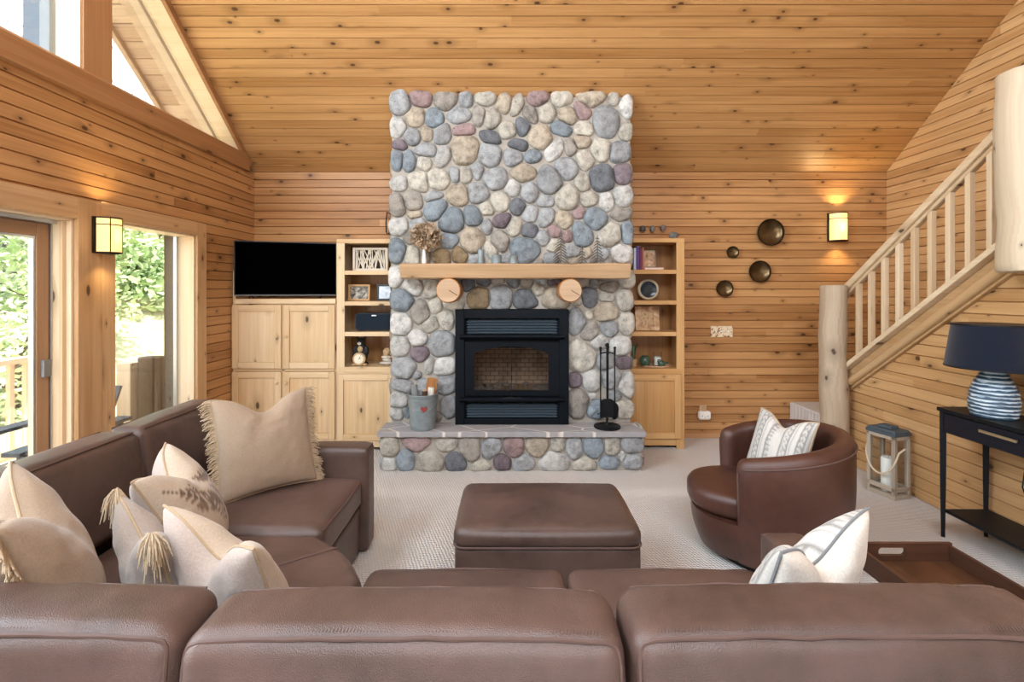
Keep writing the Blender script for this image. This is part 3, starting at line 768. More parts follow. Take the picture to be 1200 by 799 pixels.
bark = wood('stripped_log', '#c08a58', '#8e5e36', knots=.2)
for px, r_ in ((525, .103), (669, .098)):
    x = (px-CX)*4.0/F
    m = MB(); c = []; N2 = 28
    pts = [(x, 4.29, 1.498), (x, 4.2, 1.498), (x, 4.08, 1.498), (x, 4.025, 1.498), (x, 4.015, 1.498)]
    m.tube(pts, [r_, r_, r_, r_, r_-.008], N2, col=.4)
    m.m = [0]*len(m.m)
    m.m[-1] = 1; m.m[-2] = 1
    # a drying crack in the cut face
    a = m.build('log_corbel', [bark, endgrain], fp, sharp=30)
    cr = MB(); cr.obox((x+.004, 4.0135, 1.498), (math.cos(-.55), 0, math.sin(-.55)), (math.sin(.55), 0, math.cos(.55)), (0, 1, 0), r_*.8, .005, .004)
    cr.build('crack', plain('dark_crack', '#3b2415', .9), a)

# ------------------------------------------------------------------ fireplace insert
ins = thing('fireplace_insert', 'black steel wood stove insert with arched glass door in the stone fireplace', 'fireplace insert', (.037, 4.25, .334))
cx = (HX0+HX1)/2
def PZ(py): return EYE-(py-CY)*4.22/F
def PX(px): return (px-CX)*4.22/F
IX0, IX1, IZ1 = PX(533.5), PX(666.5), PZ(362.5)
m = MB()
m.box(IX0, PX(544), 4.21, 4.30, .335, IZ1); m.box(PX(656), IX1, 4.21, 4.30, .335, IZ1)
m.box(PX(544), PX(656), 4.21, 4.30, PZ(373), IZ1); m.box(PX(544), PX(656), 4.215, 4.30, .335, PZ(490.5))
m.box(PX(544), PX(656), 4.25, 4.30, PZ(408), PZ(398)); m.box(PX(544), PX(656), 4.25, 4.30, PZ(470), PZ(459))
m.box(PX(544), PX(552), 4.25, 4.30, PZ(459), PZ(408)); m.box(PX(647), PX(656), 4.25, 4.30, PZ(459), PZ(408))
# bevelled inner sides
for xa, xb in ((PX(544), PX(549)), (PX(656), PX(651))):
    m.prism([(xa, 4.212), (xb, 4.262), (xa, 4.262)], 'z', .34, IZ1-.07)
m.build('surround', M['insert'], ins, bevel=.004)
for y0, y1 in ((375, 391.5), (474.5, 490)):
    m = MB(); z0, z1 = PZ(y1), PZ(y0); nl = 5
    m.box(PX(544.5), PX(655.5), 4.285, 4.295, z0, z1)
    for k in range(nl):
        zz = z0+(z1-z0)*(k+.5)/nl
        m.obox((PX(544.5), 4.24, zz-.010), (1, 0, 0), (0, .8, .6), (0, -.6, .8), PX(655.5)-PX(544.5), .034, .007)
    m.build('louvre_grille', M['louvre'], ins)
for y0, y1 in ((392, 399), (465, 472)):
    m = MB(); z0, z1 = PZ(y1), PZ(y0)
    m.prism([(4.25, z0), (4.20, z0+.012), (4.155, z1-.018), (4.155, z1), (4.25, z1)], 'x', PX(539), PX(661)); m.build('ledge', M['insert'], ins, bevel=.003)
# arched double door
gx0, gx1, gz0, gzs, gzt = PX(555.5), PX(643), PZ(458), PZ(414.5), PZ(406)
dx0, dx1, dz0, dz1 = PX(544.8), PX(655), PZ(463.5), PZ(400.5)
arc = [(gx0+(gx1-gx0)*k/16, gzs+(gzt-gzs)*math.sin(PI*(k/16))**.8) for k in range(17)]
m = MB(); yd0, yd1 = 4.222, 4.248
m.box(dx0, gx0, yd0, yd1, dz0, dz1); m.box(gx1, dx1, yd0, yd1, dz0, dz1); m.box(gx0, gx1, yd0, yd1, dz0, gz0)
for (xa, za), (xb, zb) in zip(arc, arc[1:]):
    m.prism([(xa, za), (xb, zb), (xb, dz1), (xa, dz1)], 'y', yd0, yd1)
dr = m.build('stove_door', M['insert'], ins, bevel=0, flat=True)
m = MB(); m.prism([(gx0, gz0)]+[(gx1, gz0)]+arc[::-1], 'y', 4.234, 4.238); m.build('pane', M['smoke'], dr)
m = MB(); m.box((gx0+gx1)/2-.003, (gx0+gx1)/2+.003, 4.218, 4.233, dz0, dz1); m.build('door_seam', M['black'], dr)
m = MB(); zz = PZ(466)
m.tube([(cx-.13, 4.185, zz), (cx-.06, 4.17, zz+.006), (cx, 4.165, zz+.004), (cx+.06, 4.17, zz+.006), (cx+.13, 4.185, zz)], [.004, .009, .011, .009, .004], 10)
m.blob((cx, 4.165, zz+.01), (.018, .012, .012)); m.build('handle', M['black'], dr)
# firebox with brick lining
t = NT('fire_brick'); p = t.coord('UV'); br = t.n('TexBrick'); t.l(t.mapping(p, (6, 6, 1)), br.inputs[0])
br.inputs['Color1'].default_value = (*lin('#f0dcc4'), 1); br.inputs['Color2'].default_value = (*lin('#e2c6a8'), 1); br.inputs['Mortar'].default_value = (*lin('#8a705b'), 1); br.inputs['Scale'].default_value = 1
so = t.noise(t.mapping(p, (3, 2, 1)), 1.6, 4)
t.base(t.mix(t.ramp(so, [(.25, .85), (.5, .0)]), br.outputs[0], lin('#1a1512'))); t.set(Roughness=.9)
M['firebrick'] = t.mat
m = MB()
m.box(HX0+.08, HX1-.08, 4.72, 4.74, PZ(462), 1.05, 'x')
m.box(HX0+.06, HX0+.08, 4.30, 4.74, PZ(462), 1.05, 'y'); m.box(HX1-.08, HX1-.06, 4.30, 4.74, PZ(462), 1.05, 'y')
m.box(HX0+.06, HX1-.06, 4.30, 4.74, PZ(466), PZ(462), 'x'); m.box(HX0+.06, HX1-.06, 4.30, 4.74, 1.05, 1.07, 'x')
m.build('firebox', M['firebrick'], ins)
rnd = random.Random(4); m = MB()
for k in range(60):
    m.blob((rnd.uniform(HX0+.15, HX1-.15), rnd.uniform(4.32, 4.66), PZ(462)+.008), (rnd.uniform(.012, .035), rnd.uniform(.012, .03), rnd.uniform(.01, .025)), 8, 6, .5, k)
a = m.build('ash', plain('ash', '#b8aea6', .95, vary=.4, scale=60), ins); a['kind'] = 'stuff'

# ------------------------------------------------------------------ sectional sofa
L = M['leather']
so_ = thing('sectional_sofa', 'large brown leather sectional sofa wrapping round the ottoman', 'sofa', (-.9, 1.6, 0))
def tubeseam(m, pts, r=.004): m.tube(pts, r, 6)
# base frames
m = MB()
m.rbox(-1.72, .95, 1.0, 1.84, .02, .28, .03, n=10)
m.rbox(-1.80, -.83, 1.80, 2.76, .02, .28, .03, n=10)
m.prism([(-1.6, 1.5), (-.52, 1.5), (-.50, 1.80), (-.82, 2.12), (-1.6, 2.2)], 'z', .05, .28)
m.build('base', L, so_)
m = MB()
m.rbox(-1.72, 1.12, .93, 1.06, .05, .72, .03, n=10); m.rbox(-1.93, -1.82, 1.0, 2.90, .05, .74, .03, n=10)
m.build('back_frame', L, so_)
# feet
for x, y in ((-1.6, 1.02), (1.05, 1.02), (1.02, 1.76), (-1.85, 2.82), (-.2, 1.76)):
    m = MB(); m.lathe([(.022, 0), (.028, .05)], (x, y, .002), 12); m.build('foot', M['black'], so_)
# seats
def seat(x0, x1, y0, y1, z0=.285, z1=.448, seam='y1', sd=0):
    m = MB(); m.rbox(x0, x1, y0, y1, z0, z1, .045, (0.004, .012, .018), 18, wr=.0022, seed=sd)
    s_ = m.build('seat_cushion', L, so_)
    g = MB(); e = .014
    if seam == 'y1': g.tube([(x0+.03, y1-.008, z1-.022), ((x0+x1)/2, y1+.004, z1-.018), (x1-.03, y1-.008, z1-.022)], .0045, 6)
    else: g.tube([(x1-.008, y0+.03, z1-.022), (x1+.004, (y0+y1)/2, z1-.018), (x1-.008, y1-.03, z1-.022)], .0045, 6)
    g.build('seam', M['stitch'], s_)
    return s_
seat(-.53, .212, 1.10, 1.865, sd=1); seat(.222, .945, 1.10, 1.865, sd=2)
seat(-1.66, -.815, 2.135, 2.745, z1=.452, seam='x1', sd=3)
# corner wedge
m = MB()
poly = [(-1.66, 1.10), (-.545, 1.10), (-.54, 1.72)]
for k in range(9):
    t_ = k/8; a = Vector((-.54, 1.80)).lerp(Vector((-.835, 2.125)), t_); bow = .035*math.sin(PI*t_)
    poly.append((a.x+bow*.74, a.y+bow*.67))
poly += [(-1.66, 2.128)]
m.prism(poly, 'z', .285, .440)
w_ = m.build('corner_seat', L, so_, bevel=.04, seg=5)
g = MB(); g.tube([(-1.5, 1.35, .4415), (-1.1, 1.72, .4425), (-.70, 2.0, .4415)], .004, 6); g.build('seam', M['stitch'], w_)
# back cushions
def backc(x0, x1, y0, y1, z0, z1, sd, rot=None, crown=.02):
    """cushion along x; seams at both upper edges"""
    m = MB()
    W_ = (lambda p: rot @ p) if rot else None
    def warp(p):
        # rear face bellies out a little below the seam; top dips towards the middle
        p = Vector(p); t = (p.x-x0)/(x1-x0)*2-1
        k = (p.z-z0)/(z1-z0)
        p.y += -.02*math.sin(PI*min(1, max(0, k)))*(1 if p.y < (y0+y1)/2 else .4)
        p.z -= .010*(abs(t)**4)*k
        return rot @ p if rot else p
    m.rbox(x0, x1, y0, y1, z0, z1, .042, (.006, .012, .010), 36, warp, .0050, sd)
    o = m.build('back_cushion', L, so_)
    g = MB()
    nn = 30
    def line(y, z, xa, xb): return [warp(Vector((xa+(xb-xa)*k/nn, y+.0025*noise.noise(Vector((k*.4, sd, 1))), z+.003*noise.noise(Vector((k*.33, sd, 5)))))) for k in range(nn+1)]
    zl = [z1-.05-(z1-z0-.12)*k/8 for k in range(9)]
    path = [warp(Vector((x0+.0115, y0+.0115, q))) for q in reversed(zl)]+[warp(Vector((x0+.0145, y0+.0145, z1-.026))), warp(Vector((x0+.021, y0+.0140, z1-.0165)))]
    path += line(y0+.0118, z1-.0105, x0+.04, x1-.04)
    path += [warp(Vector((x1-.021, y0+.0140, z1-.0165))), warp(Vector((x1-.0145, y0+.0145, z1-.026)))]+[warp(Vector((x1-.0115, y0+.0115, q))) for q in zl]
    g.tube(path, .0042, 6)
    g.tube(line(y1-.0125, z1-.0105, x0+.035, x1-.035), .0035, 6)
    g.build('seam', M['stitch'], o)
    # stitches beside the rear seam
    g = MB()
    k = x0+.05
    while k < x1-.05:
        a = warp(Vector((k, y0+.0205, z1-.0045))); b = warp(Vector((k+.002, y0+.0285, z1-.0012)))
        g.tube([a, b], .0008, 4, caps=False); k += .0065
    s_ = g.build('stitching', M['stitch'], o); s_['kind'] = 'stuff'
    return o
backc(-.615, .222, .900, 1.078, .47, .858, 1)
backc(.234, 1.105, .900, 1.085, .47, .862, 2)
backc(-1.64, -.628, .905, 1.085, .47, .862, 3)
rotL = Matrix.Translation((-1.715, 0, 0)) @ Matrix.Rotation(R(90), 4, 'Z')
def left_back(ya, yb, sd):
    rr = Matrix.Translation((-1.805, 0, 0)) @ Matrix.Rotation(R(90), 4, 'Z')
    # local x -> world y, local y -> world -x ; rear seam faces the window
    m = MB()
    def warp(p):
        p = Vector(p); lean = (p.z-.47)*-.18
        return Vector((p.x+lean, p.y, p.z))
    m.rbox(-1.80, -1.625, ya, yb, .47, .858, .040, (.022, .006, .010), 20, warp, .003, sd)
    o = m.build('back_cushion', L, so_)
    g = MB()
    for x in (-1.80+.012, -1.625-.012):
        g.tube([warp(Vector((x, ya+.03+(yb-ya-.06)*k/16, .858-.006+.002*noise.noise(Vector((k*.6, sd, 0)))))) for k in range(17)], .004, 6)
    for ye, sg in ((ya, 1), (yb, -1)):
        g.tube([warp(Vector((-1.625-.012, ye+sg*.012, .50+.33*k/8))) for k in range(9)], .004, 6)
    g.build('seam', M['stitch'], o)
left_back(1.30, 2.243, 5); left_back(2.25, 2.90, 6)
# arms
def arm(x0, x1, y0, y1, z1, fx):
    m = MB(); m.rbox(x0, x1, y0, y1, .012, z1, .03, (.004, .004, .006), 14, wr=.0012, seed=x0)
    o = m.build('armrest', L, so_)
    g = MB(); e = .012
    if fx: g.tube([(x1-e, y0+e, .08), (x1-e, y0+e, z1-e), (x1-e, y1-e, z1-e), (x1-e, y1-e, .08)], .004, 6)
    else: g.tube([(x0+e, y1-e, .08), (x0+e, y1-e, z1-e), (x1-e, y1-e, z1-e), (x1-e, y1-e, .08)], .004, 6)
    g.build('seam', M['stitch'], o)
arm(-1.80, -.793, 2.752, 2.905, .605, True); arm(.952, 1.118, 1.09, 1.855, .588, False)

# ------------------------------------------------------------------ ottoman
ot = thing('ottoman', 'square brown leather ottoman standing alone in front of the hearth', 'ottoman', (.185, 2.50, 0))
def ocw(p):
    k = .985 if p.z < .1 else 1
    return p
m = MB(); m.rbox(-.245, .615, 2.225, 2.775, .035, .325, .022, (.006, .006, .0), 12); m.build('base', L, ot)
m = MB(); m.rbox(-.25, .62, 2.22, 2.78, .300, .412, .05, (.006, .008, .014), 24, wr=.002, seed=4)
top = m.build('seat', L, ot)
g = MB(); z = .322; a, b, c_, d = -.249, .619, 2.221, 2.779; r = .05; pts = []
for (x, y, a0) in ((b-r, c_+r, -90), (b-r, d-r, 0), (a+r, d-r, 90), (a+r, c_+r, 180)):
    for k in range(6): q = R(a0+k*18); pts.append((x+r*math.cos(q)*1.03, y+r*math.sin(q)*1.03, z))
g.tube(pts, .005, 6, closed=True); g.build('seam', M['stitch'], top)
for x, y in ((-.18, 2.29), (.55, 2.29), (-.18, 2.71), (.55, 2.71)):
    m = MB(); m.lathe([(.02, 0), (.026, .04)], (x, y, .002), 12); m.build('foot', M['black'], ot)

# ------------------------------------------------------------------ swivel barrel chair
CHX, CHY, CHA = 1.515, 2.80, R(164)
ch = thing('barrel_chair', 'round brown leather swivel barrel chair beside the staircase', 'armchair', (CHX, CHY, 0))
L2 = M['leather2']
A0, A1 = R(52), R(308)
def shell_h(a):
    t = (a-R(180))/R(128); return .725-.12*abs(t)**1.8
def chp(a, r, z): return (CHX+r*math.cos(CHA+a), CHY+r*math.sin(CHA+a), z)
def shell_sec(a, inset=0):
    h = shell_h(a); RO, RI = .402, .302; pts = []
    def ro(z): return RO-.055*(1-min(1, z/.45))**1.6
    for k in range(10): z = .05+(h-.05-.055)*k/9; pts.append((ro(z), z))
    mid = (RO+RI)/2; hw = (RO-RI)/2
    for k in range(1, 10): q = PI*k/10; pts.append((mid+hw*math.cos(q), h-.055+.055*math.sin(q)))
    for k in range(8): z = h-.055-(h-.055-.20)*k/7; pts.append((RI, z))
    return pts
ns = 48; sec0 = shell_sec(PI); npnt = len(sec0)
def shp(u, v):
    a = A0+(A1-A0)*u; e = 1
    k = min(npnt-1, int(round(v*(npnt-1)))); r, z = shell_sec(a)[k]
    # round the free arm ends
    d = min(u, 1-u)*(A1-A0)*.42
    if d < .05:
        q = math.sqrt(max(0, 1-(1-d/.05)**2)); mid = .352; r = mid+(r-mid)*(.25+.75*q); z = z-(1-q)*.03*(1 if z > .3 else 0)
    return chp(a, r, z)
us = [0, .003, .008, .016, .027, .04]+[.04+.92*k/40 for k in range(1, 41)]+[.973, .984, .992, .997, 1]
m = MB()
m.grid(lambda u, v: shp(us[int(round(u*(len(us)-1)))], v), len(us)-1, npnt-1)
for e in (0, len(us)-1): m.face([e*npnt+k for k in range(npnt)])
m.build('shell', L2, ch, sharp=70)
g = MB()
g.tube([chp(A0+(A1-A0)*(.03+.94*k/40), .404, shell_h(A0+(A1-A0)*(.03+.94*k/40))-.052) for k in range(41)], .0045, 6)
for a in (A0+R(3), A1-R(3)): g.tube([chp(a, .399-.05*(1-k/8)**1.6, .06+(shell_h(a)-.13)*k/8) for k in range(9)], .0045, 6)
g.build('seam', M['stitch'], ch)
# seat cushion: D-shaped, rounded front
def dshape(front, back, side, n=40):
    pts = []
    for k in range(n):
        a = 2*PI*k/n; c_, s_ = math.cos(a), math.sin(a)
        rx = front if c_ > 0 else back
        e = 2.5 if c_ > 0 else 2
        q = (abs(c_/rx)**e+abs(s_/side)**e)**(-1/e); pts.append((q*c_, q*s_))
    return pts
def cushion(front, back, side, z0, z1, r, name, crown=.02):
    out = dshape(front, back, side); prof = [(0, z0, 0)]
    rows = []
    for k in range(7): q = PI/2*k/6; rows.append((1, -r*(1-math.sin(q)), z0+r-r*math.cos(q)))
    for k in range(7): q = PI/2*k/6; rows.append((1, -r*(1-math.cos(q)), z1-r+r*math.sin(q)))
    m = MB(); n = len(out)
    def pt(i, j):
        x, y = out[i % n]; d = math.hypot(x, y)
        if j < len(rows): f = (d+rows[j][1])/d; z = rows[j][2]
        else: f = (d-r)/d*(1-(j-len(rows)+1)/6); z = z1+crown*(1-(f*d/(d-r))**2)
        x, y = x*f, y*f
        return (CHX+x*math.cos(CHA)-y*math.sin(CHA), CHY+x*math.sin(CHA)+y*math.cos(CHA), z)
    NJ = len(rows)+5
    m.grid(lambda u, v: pt(int(round(u*n)), int(round(v*NJ))), n, NJ, cu=True)
    m.face([k*(NJ+1) for k in range(n)]); m.face([k*(NJ+1)+NJ for k in range(n)])
    return m.build(name, L2, ch, sharp=60)
cushion(.455, .297, .297, .255, .388, .05, 'seat_cushion')
m = MB()
out = dshape(.432, .30, .335)
n = len(out)
def bp(u, v):
    x, y = out[int(round(u*n)) % n]; s_ = .90+.10*math.sin(min(1, v*1.25)*PI/2)
    x, y = x*s_, y*s_; return (CHX+x*math.cos(CHA)-y*math.sin(CHA), CHY+x*math.sin(CHA)+y*math.cos(CHA), .05+v*.203)
m.grid(bp, n, 8, cu=True); m.face([k*9 for k in range(n)]); m.face([k*9+8 for k in range(n)])
m.build('front_panel', L2, ch, sharp=60)
m = MB(); m.lathe([(.30, .0), (.30, .03), (.12, .034), (.10, .055)], (CHX, CHY, .002), 32); m.build('swivel_base', M['black'], ch)

# ------------------------------------------------------------------ cushions
def sstep(a, b, x): t = max(0, min(1, (x-a)/(b-a))); return t*t*(3-2*t)
def pillow(label, base, xdir, nrm, w, h, t, lean, chop, c_front, c_back, paint=None, piping=None, fringe=None, tassel=False, seed=0, name='throw_pillow', slump=0, group=None):
    """xdir: along the width, nrm: towards which the front faces; lean: backwards tilt in degrees"""
    root = thing(name, label, 'pillow', base, group)
    X = Vector((*xdir, 0)).normalized(); Nn = Vector((*nrm, 0)); Nn = (Nn-X*Nn.dot(X)).normalized()
    Rm = Matrix.Rotation(R(lean), 3, X if X.cross(Vector((0, 0, 1))).dot(Nn) > 0 else -X)
    # lean must push the top away from the front
    if (Rm @ Vector((0, 0, 1))).dot(Nn) > 0: Rm = Matrix.Rotation(-R(lean), 3, X if X.cross(Vector((0, 0, 1))).dot(Nn) > 0 else -X)
    base = Vector(base)
    def loc(x, y, z):
        q = Rm @ (X*x+Nn*y+Vector((0, 0, 1))*z); return base+q
    def P3(u, v, side):
        x = w/2*u*(1-.075*(1-v*v)); z = h/2*(v*(1-.075*(1-u*u)))
        dip = chop*max(0, (v+.15)/1.15)**1.5*math.exp(-(u/.42)**2)
        z -= dip
        k = (max(0, (1-u*u))*max(0, (1-v*v)))
        y = t/2*k**.42
        y *= 1-.35*math.exp(-(u/.2)**2)*sstep(.0, 1, v)*(chop/.08)*.6
        y += (.005*noise.noise(Vector((u*2.4+seed, v*2.4, side)))+.003*noise.noise(Vector((u*6+seed, v*6, side))))*min(1, k*4)
        # radiating creases from the chop
        y += .004*math.sin(9*math.atan2(u, 1.1-v)+seed)*k*sstep(-.4, .6, v)*(chop > .02)
        zz = z+h/2
        off = -slump*(zz/h)**2
        return loc(x, side*y+off, max(zz, .002) if lean < 1 else zz)
    m = MB(); n = 44
    def sgn(a): return math.copysign(abs(a)**.8, a)
    for side in (1, -1):
        def cf(a, b, side=side):
            u, v = a*2-1, b*2-1
            if paint:
                q = paint(u, v, side)
                if q: return q
            return c_front if side > 0 else c_back
        m.grid(lambda a, b: P3(sgn(a*2-1), sgn(b*2-1), side), n, n, colf=lambda a, b: cf(sgn(a*2-1)*.5+.5, sgn(b*2-1)*.5+.5))
    fb = fabric('pillow_cloth', '#ffffff', 380, .16, attr=True) if 'pcloth' not in M else M['pcloth']
    M['pcloth'] = fb
    cover = m.build('cover', fb, root, recalc=False)
    me = cover.data; bm = bmesh.new(); bm.from_mesh(me); bmesh.ops.remove_doubles(bm, verts=bm.verts, dist=.0004); bmesh.ops.recalc_face_normals(bm, faces=bm.faces)
    for e in bm.edges: e.smooth = True
    bm.to_mesh(me); bm.free()
    edge = [P3(sgn(-1+2*k/40), 1, 0) for k in range(41)]+[P3(1, sgn(1-2*k/40), 0) for k in range(1, 41)]+[P3(sgn(1-2*k/40), -1, 0) for k in range(1, 41)]+[P3(-1, sgn(-1+2*k/40), 0) for k in range(1, 40)]
    if piping:
        g = MB(); g.tube(edge, .0042, 6, closed=True); g.build('piping', piping, cover)
    if fringe:
        g = MB(); rnd = random.Random(seed)
        for sx in (-1, 1):
            for k in range(170):
                v = -1+2*(k+rnd.random())/170; p = P3(sx, v, 0); pin = P3(sx*.9, v, 0)
                d = (p-pin).normalized()
                ln = rnd.uniform(.03, .058)
                j = Vector((rnd.uniform(-.35, .35), rnd.uniform(-.35, .35), rnd.uniform(-.55, .1)))
                p1 = p+(d+j*.6).normalized()*ln*.5; p2 = p1+(d+j*1.3+Vector((0, 0, -.5))).normalized()*ln*.6
                g.tube([p-d*.004, p1, p2], [.0032, .0030, .0016], 5, col=rnd.random())
        f = g.build('fringe', fringe, cover); f['kind'] = 'stuff'
    if tassel:
        for u, v in ((-1, 1), (1, 1), (-1, -1), (1, -1)):
            g = MB(); rnd = random.Random(seed+u*2+v); p = P3(u, v, 0); c0 = P3(u*.8, v*.8, 0); d = (p-c0).normalized()
            side = Nn if v > 0 else Vector((0, 0, 0))
            for k in range(46):
                j = Vector((rnd.uniform(-1, 1), rnd.uniform(-1, 1), rnd.uniform(-1, 1)))*.016
                a1 = p+d*.012+j*.5; a2 = a1+(d*.35+Vector((0, 0, -1 if v > 0 else -.1))+tassel_dir).normalized()*.035+j; a3 = a2+Vector((0, 0, -.04 if v > 0 else 0))+tassel_dir*.02+j*.6
                g.tube([p-d*.003, a1, a2, a3], [.003, .003, .0026, .001], 5)
            f = g.build('tassel', fringe or M['frg'], cover)
    return root
tassel_dir = Vector((.45, -.5, 0))
M['frg'] = fabric('fringe_yarn', '#c2ad90', 300, .3)
M['pipe_tan'] = fabric('tan_piping', '#b39b7c', 300)
M['pipe_grey'] = fabric('grey_piping', '#7d7f80', 300)
TAN, TAN2 = lin('#a8937d'), lin('#a08b76')
GREY = lin('#a6988d'); CREAM = lin('#c2b09b'); PINKC = lin('#bcaba0'); WHITE = lin('#d2cdc6')
DK, DK2 = lin('#5c4a3f'), lin('#7d6450')
def feather(u, v, cu, cv, ang, ln, wd, strip=True):
    du, dv = u-cu, v-cv; c_, s_ = math.cos(ang), math.sin(ang)
    a, b = du*c_+dv*s_, -du*s_+dv*c_
    tt = a/ln
    if abs(tt) > 1.25: return None
    if abs(b) < .012 and abs(tt) < 1.25: return DK
    wdt = wd*max(0, 1-abs(tt)**2.2)*(1.1-.3*tt)
    if abs(tt) < 1 and abs(b) < wdt:
        return DK2 if math.sin((a*1.0-abs(b)*1.1)*46) > -.25 else None
    return None
def paint_feathers(u, v, side):
    if side < 0: return None
    for q in ((-.50, .15, 2.25, .50, .17), (-.08, -.15, 2.15, .62, .19), (.30, .40, 2.4, .42, .14), (.45, -.35, 2.1, .5, .16)):
        r = feather(u, v, *q)
        if r: return r
    return None
def paint_bands(u, v, side):
    if side < 0: return None
    for c0, wd in ((-.86, .09), (-.42, .13), (.12, .10), (.58, .12), (.9, .07)):
        d = abs(u-c0)
        if d < wd:
            if abs(d-wd+.02) < .02: return lin('#8f8c88')
            s_ = math.sin(v*34+math.cos((u-c0)*40)*1.5)*math.cos((u-c0)*70)
            return lin('#9d9a96') if s_ > .1 else lin('#c9c4bd')
        if abs(d-wd-.06) < .012: return lin('#b3afaa')
    return None
FR = M['frg']
pillow('large tan fringed pillow standing alone against the sofa arm nearest the cabinets', (-1.215, 2.50, .462), (.72, .69), (.69, -.72), .48, .51, .17, 19, .085, TAN, TAN2, fringe=FR, piping=M['pipe_tan'], seed=1)
pillow('cream pillow printed with brown feathers, leaning on the window side back', (-1.15, 1.92, .452), (-.40, .92), (.92, .40), .46, .46, .22, 28, .10, CREAM, PINKC, paint=paint_feathers, piping=M['pipe_tan'], seed=2)
pillow('taupe pillow with yarn tassels at its corners in the sofa corner', (-1.03, 1.52, .446), (.75, -.66), (.66, .75), .42, .41, .155, 16, .085, GREY, GREY, piping=M['pipe_tan'], tassel=True, seed=3)
pillow('pale pink feather pillow, foremost of the corner group behind the front backrest', (-.735, 1.44, .445), (.85, -.53), (.53, .85), .46, .45, .19, 20, .10, CREAM, PINKC, paint=paint_feathers, piping=M['pipe_tan'], seed=4)
pillow('large tan fringed pillow cut off by the left edge of the photo', (-1.19, 1.385, .446), (.68, -.73), (.73, .68), .58, .56, .21, 18, .09, TAN, TAN2, fringe=FR, piping=M['pipe_tan'], seed=5)
pillow('white pillow with grey woven bands on the sectional next to the wooden tray', (.745, 1.375, .455), (.85, .53), (-.53, .85), .44, .46, .18, 19, .10, WHITE, lin('#e4dcd0'), paint=paint_bands, piping=M['pipe_grey'], seed=6)
pillow('white banded pillow resting in the swivel barrel chair', (1.53, 2.83, .405), (-.36, .93), (-.93, -.36), .38, .385, .15, 22, .07, WHITE, WHITE, paint=paint_bands, piping=M['pipe_tan'], seed=7)

# ------------------------------------------------------------------ cabinets and bookcases
def panel_door(x0, x1, z0, z1, y, mt, parent, knob=None, name='door'):
    m = MB(); f = .058; yb = y-.022
    m.box(x0, x0+f, yb, y, z0, z1, 'z'); m.box(x1-f, x1, yb, y, z0, z1, 'z')
    m.box(x0+f+.0005, x1-f-.0005, yb, y, z1-f, z1, 'x'); m.box(x0+f+.0005, x1-f-.0005, yb, y, z0, z0+f, 'x')
    a, b, c_, d = x0+f+.0006, x1-f-.0006, z0+f+.0006, z1-f-.0006; k = .028; yo, yi = y-.006, y-.017
    i = len(m.v)
    for (xx, zz, yy) in ((a, c_, yo), (b, c_, yo), (b, d, yo), (a, d, yo), (a+k, c_+k, yi), (b-k, c_+k, yi), (b-k, d-k, yi), (a+k, d-k, yi)): m.v.append(Vector((xx, yy, zz)))
    ou, ov = random.uniform(0, 30), random.uniform(0, 30); g = (random.random(),)*3
    for q in ((0, 1, 5, 4), (1, 2, 6, 5), (2, 3, 7, 6), (3, 0, 4, 7), (4, 5, 6, 7)):
        m.face([i+s for s in q], [(ou+m.v[i+s].z, ov+m.v[i+s].x) for s in q], g)
    m.box(a, b, y-.005, y, c_, d, 'z')
    o = m.build(name, mt, parent, bevel=.0025, seg=1)
    if knob:
        g = MB(); kx, kz = knob; r_ = [(.0, -.030), (.010, -.030), (.0145, -.024), (.013, -.016), (.007, -.010), (.008, 0)]
        nn = 14; b0 = len(g.v)
        for rr, yy in r_:
            for s in range(nn): g.v.append(Vector((kx+rr*math.cos(2*PI*s/nn), yb+yy, kz+rr*math.sin(2*PI*s/nn))))
        for q in range(len(r_)-1):
            for s in range(nn): g.face((q*nn+s, q*nn+(s+1) % nn, (q+1)*nn+(s+1) % nn, (q+1)*nn+s))
        g.build('knob', mt, o)
    return o
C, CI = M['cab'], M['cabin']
yf = 4.55
tvc = thing('tv_cabinet', 'pale knotty pine cabinet with four panel doors under the television', 'cabinet', (-2.09, 4.75, 0))
m = MB()
m.box(-2.572, -2.545, yf, 4.94, 0, 1.684, 'z'); m.box(-1.622, -1.604, yf+.004, 4.94, 0, 1.372, 'z')
m.box(-2.544, -1.623, yf, yf+.02, .02, .108, 'x'); m.box(-2.544, -1.623, yf, yf+.02, .742, .766, 'x'); m.box(-2.544, -1.623, yf, yf+.02, 1.345, 1.372, 'x')
m.box(-2.117, -2.087, yf, yf+.02, .109, 1.344, 'z'); m.box(-2.544, -1.623, 4.92, 4.94, .02, 1.37, 'z')
m.build('body', C, tvc, bevel=.003)
m = MB(); m.box(-2.544, -1.604, yf-.02, 4.94, 1.3725, 1.42, 'x'); m.build('top', C, tvc, bevel=.004)
panel_door(-2.57, -2.112, .77, 1.362, yf-.001, C, tvc, (-2.145, 1.07)); panel_door(-2.092, -1.612, .77, 1.362, yf-.001, C, tvc, (-2.06, 1.07))
panel_door(-2.57, -2.112, .112, .74, yf-.001, C, tvc, (-2.145, .64)); panel_door(-2.092, -1.612, .112, .74, yf-.001, C, tvc, (-2.06, .64))
